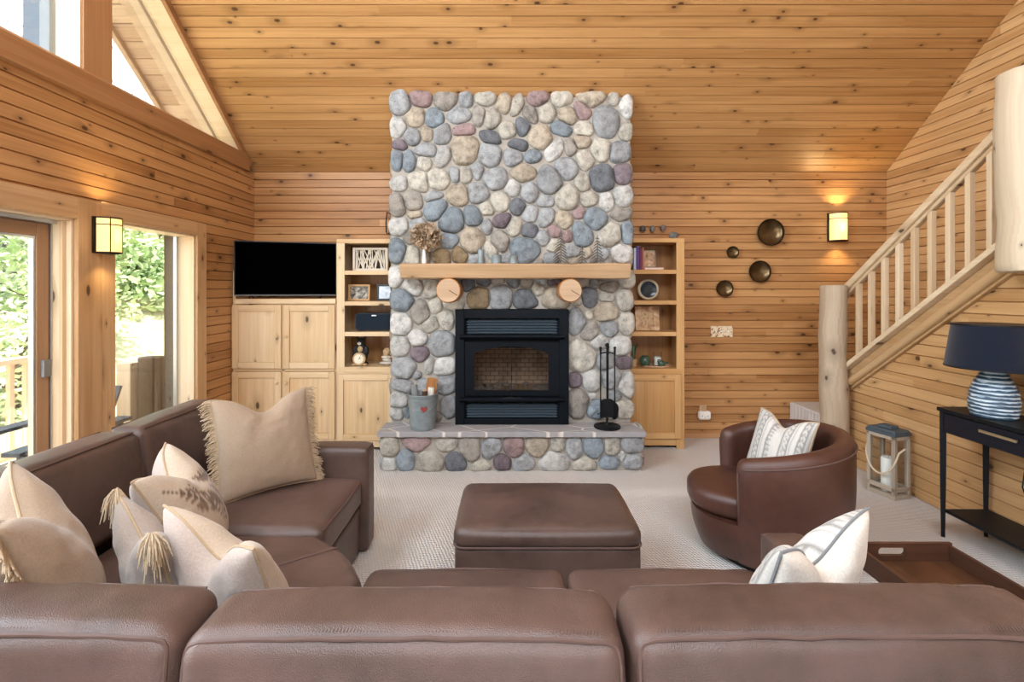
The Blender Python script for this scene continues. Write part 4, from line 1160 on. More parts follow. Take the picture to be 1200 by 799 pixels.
def bookcase(label, x0, x1, yf, ztop, shelves, zc_, door, stile_l, stile_r, mt, knob):
    b = thing('bookcase', label, 'bookcase', ((x0+x1)/2, (yf+4.94)/2, 0))
    m = MB()
    for a, c_, on in ((x0, x0+stile_l, stile_l), (x1-stile_r, x1, stile_r)):
        if on: m.box(a, c_, yf, yf+.02, 0, ztop-.04, 'z')
    m.box(x0, x0+.02, yf+.0205, 4.94, 0, ztop-.04, 'z'); m.box(x1-.02, x1, yf+.0205, 4.94, 0, ztop-.04, 'z')
    m.box(x0, x1, yf, 4.94, ztop-.0395, ztop, 'x')
    m.box(x0+max(stile_l, .021), x1-max(stile_r, .021), yf+.002, yf+.02, .03, .098, 'x'); m.box(x0+max(stile_l, .021), x1-max(stile_r, .021), yf+.002, yf+.02, zc_-.065, zc_-.05, 'x')
    m.build('body', mt, b, bevel=.003)
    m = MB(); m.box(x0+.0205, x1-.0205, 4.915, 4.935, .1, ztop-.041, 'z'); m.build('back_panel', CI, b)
    for z in shelves:
        m = MB(); m.box(x0+.021, x1-.021, yf+.021, 4.914, z-.02, z, 'x'); m.box(x0+max(stile_l, .021)+.0005, x1-max(stile_r, .021)-.0005, yf+.001, yf+.0205, z-.04, z, 'x')
        m.build('shelf', mt, b, bevel=.002, seg=1)
    m = MB(); m.box(x0+.021, x1-.021, yf-.004, 4.914, zc_-.048, zc_, 'x'); m.build('counter', mt, b, bevel=.002, seg=1)
    panel_door(*door, yf-.001, mt, b, knob)
    return b
bookcase('pale pine bookcase with a low door between the television and the fireplace', -1.602, -1.04, 4.55, 1.979, (1.684, 1.396, 1.109), .782, (-1.59, -1.06, .10, .718), .075, 0, C, None)
bookcase('orange pine bookcase with a low door to the right of the fireplace', 1.10, 1.672, 4.60, 1.992, (1.694, 1.403, 1.105), .758, (1.115, 1.632, .10, .705), 0, .075, M['cab2'], (1.15, .46))

# ------------------------------------------------------------------ television
tv = thing('television', 'black flat television turned slightly on top of the pine cabinet', 'television', (-2.10, 4.62, 1.421))
a_ = math.atan2(.26, .846); U = Vector((math.cos(a_), math.sin(a_), 0)); N_ = Vector((math.sin(a_), -math.cos(a_), 0)); Wt, Ht = .895, .515
o_ = Vector((-2.10, 4.62, 1.445))-U*Wt/2
m = MB(); m.obox(o_-N_*.03, U, (0, 0, 1), N_, Wt, Ht, .03); tvb = m.build('casing', M['tvbezel'], tv, bevel=.004)
m = MB(); m.obox(o_+U*.009+Vector((0, 0, .016))+N_*.0005, U, (0, 0, 1), N_, Wt-.018, Ht-.026, .002); m.build('screen', M['tv'], tv)
m = MB(); m.obox(o_+Vector((0, 0, .004))+N_*.0005, U, (0, 0, 1), N_, Wt, .006, .003); m.build('silver_trim', plain('dull_silver', '#77787a', .5, .6), tv)
for s_ in (.16, .84):
    m = MB(); p = o_+U*Wt*s_-N_*.015; m.tube([p+N_*.09+Vector((0, 0, -.018)), p+Vector((0, 0, .01)), p-N_*.09+Vector((0, 0, -.018))], .006, 8); m.build('stand_leg', M['black'], tv)

# ------------------------------------------------------------------ things in the left bookcase
def frame_(label, x, y, z, w, h, bw, mat_frame, mat_pic, tilt=8, yaw=0, name='picture_frame', cat='picture frame', d=.018):
    r = thing(name, label, cat, (x, y, z))
    Rm = Matrix.Translation((x, y, z)) @ Matrix.Rotation(R(yaw), 4, 'Z') @ Matrix.Rotation(R(-tilt), 4, 'X')
    def bx(m, x0, x1, y0, y1, z0, z1):
        b = len(m.v); m.box(x0, x1, y0, y1, z0, z1)
        for k in range(b, len(m.v)): m.v[k] = Rm @ m.v[k]
    m = MB()
    bx(m, -w/2, -w/2+bw, -d, 0, .001, h); bx(m, w/2-bw, w/2, -d, 0, .001, h); bx(m, -w/2+bw, w/2-bw, -d, 0, .001, bw); bx(m, -w/2+bw, w/2-bw, -d, 0, h-bw, h)
    m.build('frame', mat_frame, r, bevel=.002, seg=1)
    m = MB(); bx(m, -w/2+bw*.7, w/2-bw*.7, -d*.5, -d*.1, bw*.7, h-bw*.7); m.build('picture', mat_pic, r)
    m = MB(); bx(m, -.012, .012, .0, .004, .01, h*.7); m.build('easel_back', M['black'], r)
    return r
def blotch(name, cols, scale=9, rough=.3, seed=0):
    t = NT(name); p = t.mapping(t.coord(), (1, 1, 1), (0, 0, 0), (seed, seed*2, 0)); n = t.noise(p, scale, 4, .6, .5)
    t.base(t.ramp(n, [(.3+.4*i/(len(cols)-1), lin(c)) for i, c in enumerate(cols)])); t.set(Roughness=rough); return t.mat
sh1, sh2, sh3, cnt = 1.685, 1.397, 1.110, .783
# twig art in a whitewashed frame
x, y = (434.5-CX)*4.66/F, 4.66
r = thing('twig_art', 'whitewashed twig art box on the top shelf', 'wall art', (x, y, sh1))
m = MB(); w, h = .335, .222
for q in ((x-w/2, x-w/2+.022, sh1, sh1+h), (x+w/2-.022, x+w/2, sh1, sh1+h), (x-w/2+.022, x+w/2-.022, sh1, sh1+.022), (x-w/2+.022, x+w/2-.022, sh1+h-.022, sh1+h)): m.box(q[0], q[1], y-.02, y+.02, q[2], q[3])
m.build('frame', M['twig'], r, bevel=.003, seg=1)
m = MB(); m.box(x-w/2+.02, x+w/2-.02, y+.005, y+.012, sh1+.02, sh1+h-.02); m.build('backing', M['twigdark'], r)
m = MB(); rnd = random.Random(3)
for k in range(24):
    xx = x-w/2+.032+(w-.064)*k/23; a = rnd.uniform(-.022, .022) if rnd.random() < .6 else rnd.uniform(-.05, .05)
    xa = max(x-w/2+.026, min(x+w/2-.026, xx-a)); xb = max(x-w/2+.026, min(x+w/2-.026, xx+a))
    m.tube([(xa, y-.004, sh1+.022), ((xx), y-.006, sh1+h/2), (xb, y-.004, sh1+h-.022)], [.0055, .005, .004], 7)
t_ = m.build('twigs', M['twig'], r)
frame_('tan wooden frame holding a dark family photo', (421-CX)*4.70/F, 4.70, sh2, .21, .158, .018, M['cab2'], blotch('family_photo', ['#33302b', '#5d564c', '#a39c8c', '#d8d3cc'], 26, .3, 2), 6)
frame_('black photo frame with pale snowy picture leaning beside the stones', (454-CX)*4.68/F, 4.68, sh2, .20, .162, .02, M['tvbezel'], blotch('snow_photo', ['#8b97a8', '#c5d0de', '#eef3f8'], 12, .3, 5), 8, 8)
x = (440-CX)*4.68/F
r = thing('speaker', 'long dark cloth speaker with rounded corners on the shelf', 'speaker', (x, 4.70, sh3))
m = MB(); m.rbox(x-.19, x+.19, 4.63, 4.76, sh3+.004, sh3+.170, .035, n=14); m.build('cloth_grille', M['speaker'], r)
m = MB(); m.rbox(x-.195, x+.195, 4.66, 4.77, sh3+.001, sh3+.174, .04, n=12); m.build('casing', M['black'], r)
m = MB(); m.box(x-.022, x+.022, 4.627, 4.6305, sh3+.144, sh3+.154); m.build('badge', M['steel'], r)
# carved bear clock
def fused(name, blobs, mt, parent, vox=.005):
    m = MB()
    for c, rr, *rot in blobs: m.blob(c, rr, 14, 10, rot=rot[0] if rot else None)
    o = m.build(name, mt, parent); rm = o.modifiers.new('remesh', 'REMESH'); rm.mode = 'VOXEL'; rm.voxel_size = vox; rm.use_smooth_shade = True
    sm = o.modifiers.new('smooth', 'SMOOTH'); sm.iterations = 3; sm.factor = .5
    return o
x, y, z = (423.5-CX)*4.68/F, 4.68, cnt
br_ = thing('bear_clock', 'carved black bear figurine holding a round wooden clock', 'figurine', (x, y, z))
body = fused('bear_body', [((x, y, z+.09), (.062, .05, .088)), ((x, y-.004, z+.165), (.05, .042, .05)), ((x, y-.006, z+.222), (.043, .04, .04)), ((x, y-.045, z+.212), (.02, .024, .018)),
    ((x-.035, y, z+.262), (.013, .010, .014)), ((x+.035, y, z+.262), (.013, .010, .014)),
    ((x-.058, y-.015, z+.135), (.020, .024, .048)), ((x+.058, y-.015, z+.135), (.020, .024, .048)), ((x-.056, y-.045, z+.095), (.018, .022, .022)), ((x+.056, y-.045, z+.095), (.018, .022, .022)),
    ((x-.05, y-.03, z+.016), (.026, .045, .018)), ((x+.05, y-.03, z+.016), (.026, .045, .018))], M['bearfur'], br_)
m = MB(); m.blob((x, y-.066, z+.210), (.017, .010, .015), 12, 8); m.build('muzzle', M['twig'], body)
m = MB(); m.blob((x, y-.077, z+.217), (.006, .004, .005), 8, 6); m.build('nose', M['black'], body)
for s_ in (-.016, .016):
    m = MB(); m.blob((x+s_, y-.043, z+.235), (.004, .004, .004), 8, 6); m.build('eye', M['black'], body)
m = MB(); m.blob((x, y-.042, z+.155), (.026, .010, .03), 12, 8); m.build('chest_patch', M['tan'], body)
def disc(m, c, r0, y0, y1, n=28):
    pts = [(c[0]+r0*math.cos(2*PI*k/n), c[1]+r0*math.sin(2*PI*k/n)) for k in range(n)]; m.prism(pts, 'y', y0, y1)
m = MB(); disc(m, (x, z+.066), .062, y-.082, y-.055); ck = m.build('clock_case', M['tan'], br_, bevel=.006)
m = MB(); disc(m, (x, z+.066), .046, y-.085, y-.0825); m.build('clock_face', M['clockface'], ck)
m = MB(); m.obox((x-.001, y-.0868, z+.066), (.5, 0, .85), (.85, 0, -.5), (0, 1, 0), .030, .004, .001); m.obox((x-.001, y-.0868, z+.066), (.9, 0, .3), (-.3, 0, .9), (0, 1, 0), .022, .004, .001)
for k in range(12): a = 2*PI*k/12; m.obox((x+.036*math.cos(a), y-.0868, z+.066+.036*math.sin(a)), (math.cos(a), 0, math.sin(a)), (-math.sin(a), 0, math.cos(a)), (0, 1, 0), .007, .002, .001)
m.build('clock_hands', M['black'], ck)
for s_ in (-.05, .05):
    m = MB(); m.blob((x+s_, y-.062, z+.012), (.026, .018, .012), 10, 8); m.build('paw', M['tan'], body)
# stone fish-like ornament
x, y = (453-CX)*4.66/F, 4.66
r = thing('stone_ornament', 'pale stacked stone ornament beside the bear clock', 'ornament', (x, y, cnt))
m = MB(); m.blob((x, y, cnt+.02), (.062, .045, .02), 16, 8, .3, 2); m.blob((x+.005, y, cnt+.05), (.045, .035, .018), 14, 8, .3, 5); m.blob((x, y, cnt+.077), (.05, .036, .015), 14, 8, .3, 7); m.build('base_stones', M['stone'], r)
m = MB(); m.blob((x, y, cnt+.125), (.038, .034, .04), 16, 10, .5, 9); m.build('round_stone', M['tan'], r)

# ------------------------------------------------------------------ things in the right bookcase
s1, s2, s3, ct = 1.695, 1.404, 1.106, .759
x = 1.205
for lab, w, h, mt in (('pale blue book at the stone end of the row', .022, .21, 'bluebook'), ('purple book, thickest of the upright row', .03, .225, 'purple'), ('plum red book between purple and rust covers', .022, .20, 'plum'), ('thin rust coloured book leaning on the picture', .014, .215, 'orangebook')):
    r = thing('book', lab, 'book', (x+w/2, 4.72, s1), 'books on the top shelf')
    m = MB(); m.box(x, x+.002, 4.65, 4.79, s1, s1+h); m.box(x+w-.002, x+w, 4.65, 4.79, s1, s1+h); m.box(x+.002, x+w-.002, 4.648, 4.652, s1, s1+h); m.build('cover', M[mt], r)
    m = MB(); m.box(x+.0022, x+w-.0022, 4.653, 4.785, s1+.004, s1+h-.004); m.build('pages', M['paper'], r); x += w+.003
frame_('small framed sepia picture next to the upright books', (761.5-CX)*4.74/F, 4.76, s1+.028, .125, .165, .012, M['greywood'], blotch('sepia_picture', ['#7d5a3d', '#c09a72', '#e8d6bb'], 16, .4, 9), 7)
x = (765-CX)*4.72/F
r = thing('flat_book', 'thin book lying flat under the sepia picture', 'book', (x, 4.72, s1))
m = MB(); m.box(x-.10, x+.09, 4.655, 4.80, s1, s1+.004); m.box(x-.10, x+.09, 4.655, 4.80, s1+.022, s1+.026); m.box(x-.10, x-.096, 4.655, 4.80, s1+.004, s1+.022); m.build('cover', M['orangebook'], r)
m = MB(); m.box(x-.095, x+.086, 4.66, 4.795, s1+.0045, s1+.0215); m.build('pages', M['paper'], r)
x, z = (760-CX)*4.78/F, s2+.104
pl = thing('plate', 'round dark plate with a pale woven rim standing on edge', 'plate', (x, 4.80, s2))
def ring_y(m, prof, c, n=36):
    b = len(m.v)
    for rr, yy in prof:
        for k in range(n): m.v.append(Vector((c[0]+rr*math.cos(2*PI*k/n), c[1]+yy, c[2]+rr*math.sin(2*PI*k/n))))
    for q in range(len(prof)-1):
        for k in range(n): m.face((b+q*n+k, b+q*n+(k+1) % n, b+(q+1)*n+(k+1) % n, b+(q+1)*n+k))
    m.face([b+k for k in range(n)]); m.face([b+(len(prof)-1)*n+k for k in range(n)])
m = MB(); ring_y(m, [(.078, -.004), (.084, -.014), (.098, -.014), (.104, -.004), (.104, .008), (.02, .012)], (x, 4.79, z)); m.build('rim', M['rope'], pl, sharp=60)
m = MB(); ring_y(m, [(.002, .0), (.03, -.001), (.06, -.004), (.079, -.012), (.080, -.002)], (x, 4.785, z)); m.build('well', M['glassgreen'] if 0 else plain('dark_blue_glaze', '#28323a', .2, vary=.6, scale=18), pl, sharp=60)
frame_('wide rustic frame with a brown wildlife picture', (759.5-CX)*4.72/F, 4.75, s3, .235, .235, .055, blotch('rustic_frame_paint', ['#8a6444', '#c9a279', '#e3cba8'], 14, .6, 3), blotch('wildlife_picture', ['#8a5f36', '#d3b083', '#4c3a26'], 30, .4, 6), 7)
x = (769-CX)*4.70/F
tr = MB(); tr.lathe([(.115, 0), (.14, .004), (.145, .018), (.137, .018), (.13, .010), (.0, .009)], (x, 4.72, ct), 36, sx=1, sy=.6)
tag(tr.build('wooden_dish', M['mantel'], sharp=50), 'oval light wood dish on the bookcase counter', 'dish')
x = (744-CX)*4.70/F
pt_ = thing('potted_plant', 'small grey green plant in a clay pot by the stones', 'plant', (x, 4.74, ct))
m = MB(); m.lathe([(.026, 0), (.034, .06), (.036, .06), (.036, .072), (.030, .072), (.028, .05), (0, .05)], (x, 4.74, ct), 20); m.build('pot', M['tan'], pt_)
m = MB(); rnd = random.Random(2)
for k in range(26):
    a = rnd.uniform(0, 2*PI); ln = rnd.uniform(.12, .21); sp = rnd.uniform(.01, .05); d = Vector((math.cos(a), math.sin(a)*.6, 0)); sd = Vector((-d.y, d.x, 0))
    p0 = Vector((x, 4.74, ct+.05)); p1 = p0+d*sp*.5+Vector((0, 0, ln*.55)); p2 = p0+d*sp+Vector((0, 0, ln)); b = len(m.v)
    m.v += [p0-sd*.003, p0+sd*.003, p1+sd*.011, p1-sd*.011, p2]; m.face((b, b+1, b+2, b+3)); m.face((b+3, b+2, b+4))
m.build('leaves', M['plantgreen'], pt_)
x = (756.5-CX)*4.68/F
r = thing('round_vase', 'squat dark green glazed vase on the wooden dish', 'vase', (x, 4.70, ct+.010))
m = MB(); m.lathe([(.025, 0), (.045, .015), (.055, .045), (.048, .075), (.03, .092), (.034, .098), (.026, .098), (.022, .09), (.0, .06)], (x, 4.70, ct+.010), 26); m.build('body', M['glassgreen'], r)
x = (771.5-CX)*4.70/F
r = thing('jar_candle', 'white candle in a glass jar on the wooden dish', 'candle', (x, 4.73, ct+.010))
m = MB(); m.lathe([(.040, 0), (.044, .004), (.044, .13), (.041, .13), (.041, .006), (0, .006)], (x, 4.73, ct+.010), 26); m.build('jar', M['glass'], r)
m = MB(); m.lathe([(.0385, .008), (.0385, .085), (.0, .085)], (x, 4.73, ct+.010), 24); cw = m.build('wax', M['wax'], r)
m = MB(); m.tube([(x, 4.73, ct+.095), (x+.002, 4.73, ct+.107)], .0014, 6); m.build('wick', M['black'], r)
x, y = (776-CX)*4.64/F, 4.655; z = ct+.010
r = thing('bird_figurine', 'little glazed bird figurine in front of the jar candle', 'figurine', (x, y, z))
body = fused('bird_body', [((x, y, z+.030), (.038, .026, .029)), ((x-.022, y, z+.052), (.021, .019, .02)), ((x+.042, y, z+.036), (.024, .012, .010))], M['glassgreen'], r, .0035)
m = MB(); m.tube([(x-.038, y, z+.052), (x-.055, y, z+.049)], [.005, .001], 8); m.build('beak', M['brass'], body)
for q in (-.015, .015):
    m = MB(); m.blob((x-.030, y+q, z+.058), .0035, 8, 6); m.build('eye', M['white'], body)
m = MB(); rnd = random.Random(8)
x, y = (790-CX)*4.64/F, 4.66
m.blob((x, y, 1.993+.026), (.045, .035, .032), 16, 10, .7, 11)
tag(m.build('stone', M['pebble'], sharp=60), 'triangular grey stone lying at the outer end of the right bookcase top', 'stone')
for px, py, lab in ((753, 268, 'round dark stone peg nearest the chimney, above the right bookcase'), (764.5, 268, 'round speckled stone peg in the middle of the trio above the right bookcase'), (777, 267, 'round pinkish stone peg farthest from the chimney in the trio above the right bookcase')):
    p = P(px, py, 4.92); m = MB(); r = thing('coat_peg', lab, 'coat peg', (p.x, 4.949, p.z), 'stone pegs above the bookcase')
    m.blob((p.x, 4.915, p.z), (.030, .02, .032), 14, 10, .35, px); m.build('stone_head', plain('knob_stone', {753: '#4f4d4a', 764.5: '#77746f', 777: '#7d6f6c'}[px], .6, vary=.4, scale=70), r)
    m = MB(); m.tube([(p.x, 4.92, p.z), (p.x, 4.951, p.z)], .008, 8); m.build('stem', M['black'], r)
# wire hook at the left chimney edge
p = P(455.5, 262, 4.93)
m = MB(); m.tube([(p.x+.02, 4.945, p.z+.10), (p.x-.01, 4.90, p.z+.11), (p.x-.02, 4.90, p.z+.02), (p.x-.018, 4.90, p.z-.09), (p.x+.0, 4.895, p.z-.11), (p.x+.02, 4.90, p.z-.09)], .006, 8)
tag(m.build('wire_hook', M['black']), 'thin black wire hook hanging beside the chimney above the left bookcase', 'hook')

# ------------------------------------------------------------------ mantel ornaments
MT = 1.722
x, y = (497-CX)*4.13/F, 4.13
v_ = thing('flower_vase', 'slim white vase of dried tan hydrangea at the end of the mantel', 'vase', (x, y, MT))
m = MB(); m.lathe([(.016, 0), (.019, .004), (.019, .03), (.012, .10), (.009, .13), (.012, .135), (.008, .135), (.006, .1), (0, .02)], (x, y, MT), 20); m.build('bottle', M['white'], v_)
m = MB(); rnd = random.Random(12); c0 = Vector((x+.012, y, MT+.235))
for k in range(900):
    d = Vector((rnd.gauss(0, 1), rnd.gauss(0, 1), rnd.gauss(0, 1))).normalized(); rr = rnd.uniform(.35, 1)
    p = c0+Vector((d.x*.125, d.y*.09, d.z*.105))*rr*(1+.25*noise.noise(d*3))
    a = d.orthogonal().normalized(); b_ = d.cross(a); q = rnd.uniform(0, PI); a, b_ = a*math.cos(q)+b_*math.sin(q), b_*math.cos(q)-a*math.sin(q)
    s_ = rnd.uniform(.012, .024); i = len(m.v)
    m.v += [p, p+a*s_+d*s_*.7, p+(a+b_)*s_*.6+d*s_*1.3, p+b_*s_+d*s_*.6]; m.face((i, i+1, i+2, i+3))
fl = m.build('dried_blooms', M['dried'], v_)
m = MB()
for k in range(7): m.tube([(x, y, MT+.06), (x+rnd.uniform(-.01, .01), y, MT+.13), (x+.01+rnd.uniform(-.05, .05), y+rnd.uniform(-.03, .03), MT+.22)], .0022, 6)
m.build('stems', M['tan'], v_)
def cup(px, w, h, lab, handle=True, name='tin_cup', Y=4.12):
    x = (px-CX)*Y/F; r = thing(name, lab, 'cup', (x, Y, MT), 'galvanised cups on the mantel')
    m = MB(); m.lathe([(w*.86, 0), (w, h*.05), (w, h*.95), (w*1.06, h), (w*.96, h), (w*.92, h*.9), (w*.9, h*.08), (0, h*.07)], (x, Y, MT), 24); m.build('body', M['galv'], r)
    if handle:
        m = MB(); m.tube([(x+w*.96, Y, MT+h*.8), (x+w*1.5, Y, MT+h*.75), (x+w*1.55, Y, MT+h*.4), (x+w*.97, Y, MT+h*.25)], .004, 8); m.build('handle', M['galv'], r)
cup(582, .042, .075, 'squat galvanised tin cup in the middle of the mantel')
cup(602, .036, .068, 'smaller galvanised tin cup closest to the branch trees', False)
x = (563.5-CX)*4.12/F
wc = thing('watering_can', 'tall grey tin watering can with a slanting spout on the mantel', 'watering can', (x, 4.12, MT))
m = MB(); m.lathe([(.026, 0), (.028, .005), (.028, .118), (.024, .122), (.0, .122)], (x, 4.12, MT), 22); m.build('body', M['galv'], wc)
m = MB(); m.tube([(x+.025, 4.12, MT+.095), (x+.065, 4.12, MT+.06), (x+.10, 4.12, MT+.03)], [.006, .007, .009], 8); m.build('spout', M['galv'], wc)
m = MB(); m.tube([(x-.012, 4.12, MT+.118), (x-.012, 4.12, MT+.15), (x+.012, 4.12, MT+.15), (x+.012, 4.12, MT+.118)], .003, 8); m.build('handle', M['galv'], wc)
for px, top, hw, lab in ((657, 268, .075, 'tallest bare silver branch tree on the mantel'), (682, 287, .038, 'smallest silver branch tree between its two neighbours'), (700, 274, .06, 'pale silver branch tree nearest the mantel end')):
    Y = 4.12; x = (px-CX)*Y/F; H = EYE-(top-CY)*Y/F-MT
    r = thing('branch_tree', lab, 'ornament', (x, Y, MT), 'silver trees on the mantel')
    m = MB(); m.tube([(x, Y, MT+.002), (x+.003, Y, MT+H*.5), (x, Y, MT+H)], [.006, .005, .002], 8); m.build('trunk', M['tree'], r)
    m = MB(); rnd = random.Random(px); nl = int(H/.026)
    for k in range(nl):
        z = MT+H*.12+H*.84*k/nl; wd = hw*(1-k/nl)+.008
        for sg in (-1, 1):
            for dy in (-.35, .35):
                m.tube([(x, Y, z), (x+sg*wd*.5, Y+dy*wd*.5, z-wd*.30), (x+sg*wd, Y+dy*wd, z-wd*.75)], [.0046, .0042, .0022], 6)
    m.build('branches', M['tree'], r)
    m = MB(); m.lathe([(.03, 0), (.03, .006), (.0, .008)], (x, Y, MT), 18); m.build('base', M['tree'], r)

# ------------------------------------------------------------------ hearth things
HT = .335
x, y = (495.5-CX)*4.11/F, 4.115
bk = thing('log_bucket', 'galvanised bucket with a red heart standing on the hearth', 'bucket', (x, y, HT))
m = MB(); m.lathe([(.098, 0), (.103, .003), (.118, .19), (.124, .285), (.128, .29), (.128, .297), (.119, .297), (.115, .28), (.099, .02), (0, .018)], (x, y, HT), 36); m.build('pail', M['galv'], bk)
m = MB()
for zz, rr in ((.03, .1055), (.255, .1225)): m.lathe([(rr-.002, zz-.004), (rr+.003, zz-.002), (rr+.003, zz+.002), (rr-.002, zz+.004)], (x, y, HT), 36)
m.build('bands', M['galv'], bk)
m = MB(); pts = []
for k in range(24):
    tt = 2*PI*k/24; pts.append((x+.028+.0017*16*math.sin(tt)**3, HT+.185+.0017*(13*math.cos(tt)-5*math.cos(2*tt)-2*math.cos(3*tt)-math.cos(4*tt))))
m.prism(pts, 'y', y-.121, y-.109); m.build('heart', M['heart'], bk)
m = MB(); m.tube([(x+.126*math.cos(a), y+.01, HT+.27+.126*abs(math.sin(a))*0-.11*math.sin(a)) for a in [PI*k/16 for k in range(17)]], .003, 6)
m.v = [Vector((v.x, v.y-.128*math.sin(math.acos(max(-1, min(1, (v.x-x)/.1265)))), v.z)) for v in m.v]; m.build('bail', M['steel'], bk)
for k, (dx, dy, rz, ln, r_, tx, ty, lab) in enumerate(((-.06, .0, .2, .34, .030, -.15, .1, 'grey split log standing to the left in the bucket'), (.005, .02, .1, .40, .055, .16, .12, 'largest reddish brown split log in the bucket'), (.065, -.01, .3, .33, .026, .12, -.05, 'thin pale birch log at the right of the bucket'), (.02, -.055, .1, .31, .024, .05, -.12, 'small dark log at the front of the bucket'))):
    p0 = Vector((x+dx*.55, y+dy*.5, HT+.022)); d = Vector((tx, ty, 1)).normalized(); p1 = p0+d*ln
    mt = [plain('grey_bark', '#7d7f80', .9, bump=(60, .5), vary=.3), bark, plain('birch_bark', '#e3dcd0', .9, vary=.2), plain('dark_bark', '#4a342a', .95, bump=(60, .6), vary=.4)][k]
    m = MB(); nn = 12 if k != 1 else 3
    m.tube([p0, p0.lerp(p1, .5), p1-d*.004, p1], [r_, r_*1.02, r_*.98, r_*.9], nn, col=.5)
    r = thing('firewood_log', lab, 'log', p0, 'firewood in the bucket'); m.build('bark', mt, r, sharp=40)
    m = MB(); m.tube([p1-d*.002, p1+d*.002], r_*.86, nn); m.build('cut_end', endgrain, r)
x, y = (711.5-CX)*4.13/F, 4.13
ft = thing('fireplace_tools', 'black iron fireplace tool set on a round stand', 'fireplace tools', (x, y, HT))
m = MB(); m.lathe([(.108, 0), (.112, .004), (.112, .016), (.105, .02), (.02, .024), (.012, .04), (0, .04)], (x, y, HT), 36); m.build('stand_base', M['black'], ft)
m = MB(); m.tube([(x, y, HT+.03), (x, y, HT+.68)], .008, 10); m.blob((x, y, HT+.70), .018, 14, 10); m.tube([(x-.06, y-.01, HT+.63), (x, y, HT+.64), (x+.06, y-.01, HT+.63)], .006, 8); m.tube([(x, y-.05, HT+.63), (x, y+.05, HT+.63)], .006, 8); m.build('stand_pole', M['black'], ft)
for nm, dx, dy in (('poker', -.058, -.012), ('brush', .062, -.012), ('shovel', -.01, -.052), ('tongs', .018, .048)):
    m = MB(); xx, yy = x+dx, y+dy
    m.tube([(xx, yy, HT+.16), (xx, yy, HT+.62)], .0055, 8); m.tube([(xx, yy, HT+.62), (xx, yy, HT+.665)], [.008, .009], 10); m.blob((xx, yy, HT+.676), .013, 12, 8)
    if nm == 'shovel':
        m.prism([(xx-.062, HT+.10), (xx+.062, HT+.10), (xx+.062, HT+.235), (xx+.03, HT+.255), (xx-.03, HT+.255), (xx-.062, HT+.235)], 'y', yy-.006, yy)
        for s_ in (-.062, .058): m.box(xx+s_, xx+s_+.004, yy-.035, yy, HT+.10, HT+.235)
    elif nm == 'brush':
        m.lathe([(.012, .0), (.030, .02), (.034, .09), (.028, .12), (.008, .14)], (xx, yy, HT+.075), 16)
    elif nm == 'poker':
        m.tube([(xx, yy, HT+.16), (xx, yy, HT+.09), (xx, yy, HT+.075)], [.006, .006, .002], 8); m.tube([(xx, yy, HT+.13), (xx-.025, yy, HT+.115), (xx-.03, yy, HT+.135)], [.005, .005, .002], 8)
    else:
        for s_ in (-.012, .012): m.tube([(xx, yy, HT+.20), (xx+s_*1.6, yy, HT+.15), (xx+s_, yy, HT+.08)], .005, 8)
    m.build(nm, M['black'], ft, sharp=50)

# ------------------------------------------------------------------ wall things
def bowl(px, py, rpx, lab):
    p = P(px, py, 4.88); r_ = rpx*4.88/F
    r = thing('wall_bowl', lab, 'wall bowl', (p.x, 4.949, p.z), 'bronze bowls on the back wall')
    dp = r_*.42; prof = []
    for k in range(9): q = k/8*PI/2; prof.append((r_*.96*math.sin(q), -.012-dp*.0-dp*(1-math.cos(q))*.9))
    m = MB(); n = 32; b = len(m.v)
    def wob(a): return 1+.02*noise.noise(Vector((math.cos(a)*1.5, math.sin(a)*1.5, px)))
    for rr, yy in prof:
        for k in range(n):
            a = 2*PI*k/n; q = wob(a); m.v.append(Vector((p.x+rr*q*math.cos(a), 4.948+yy-.002+.003*noise.noise(Vector((rr*30*math.cos(a), rr*30*math.sin(a), px))), p.z+rr*q*math.sin(a))))
    for q in range(len(prof)-1):
        for k in range(n): m.face((b+q*n+k, b+q*n+(k+1) % n, b+(q+1)*n+(k+1) % n, b+(q+1)*n+k))
    m.build('inside', M['bronze'], r, sharp=70)
    m = MB(); prof2 = [(rr*1.03+.004, yy+.008) for rr, yy in prof]; b = len(m.v)
    yt = prof[-1][1]
    prof2 += [(r_*1.02, yt-.003), (r_*.95, yt-.003)]
    for rr, yy in prof2:
        for k in range(n): a = 2*PI*k/n; m.v.append(Vector((p.x+rr*wob(a)*math.cos(a), 4.948+yy, p.z+rr*wob(a)*math.sin(a))))
    for q in range(len(prof2)-1):
        for k in range(n): m.face((b+q*n+k, b+q*n+(k+1) % n, b+(q+1)*n+(k+1) % n, b+(q+1)*n+k))
    m.build('rim', M['bronzerim'], r, sharp=70)
for a in ((904, 272, 15.5, 'largest dark bronze bowl, topmost on the back wall'), (861, 295, 6.8, 'tiniest bronze bowl on the back wall'), (892, 318, 12.6, 'medium bronze bowl directly under the largest one'), (851, 338, 9.6, 'small bronze bowl hanging lowest on the back wall')): bowl(*a)
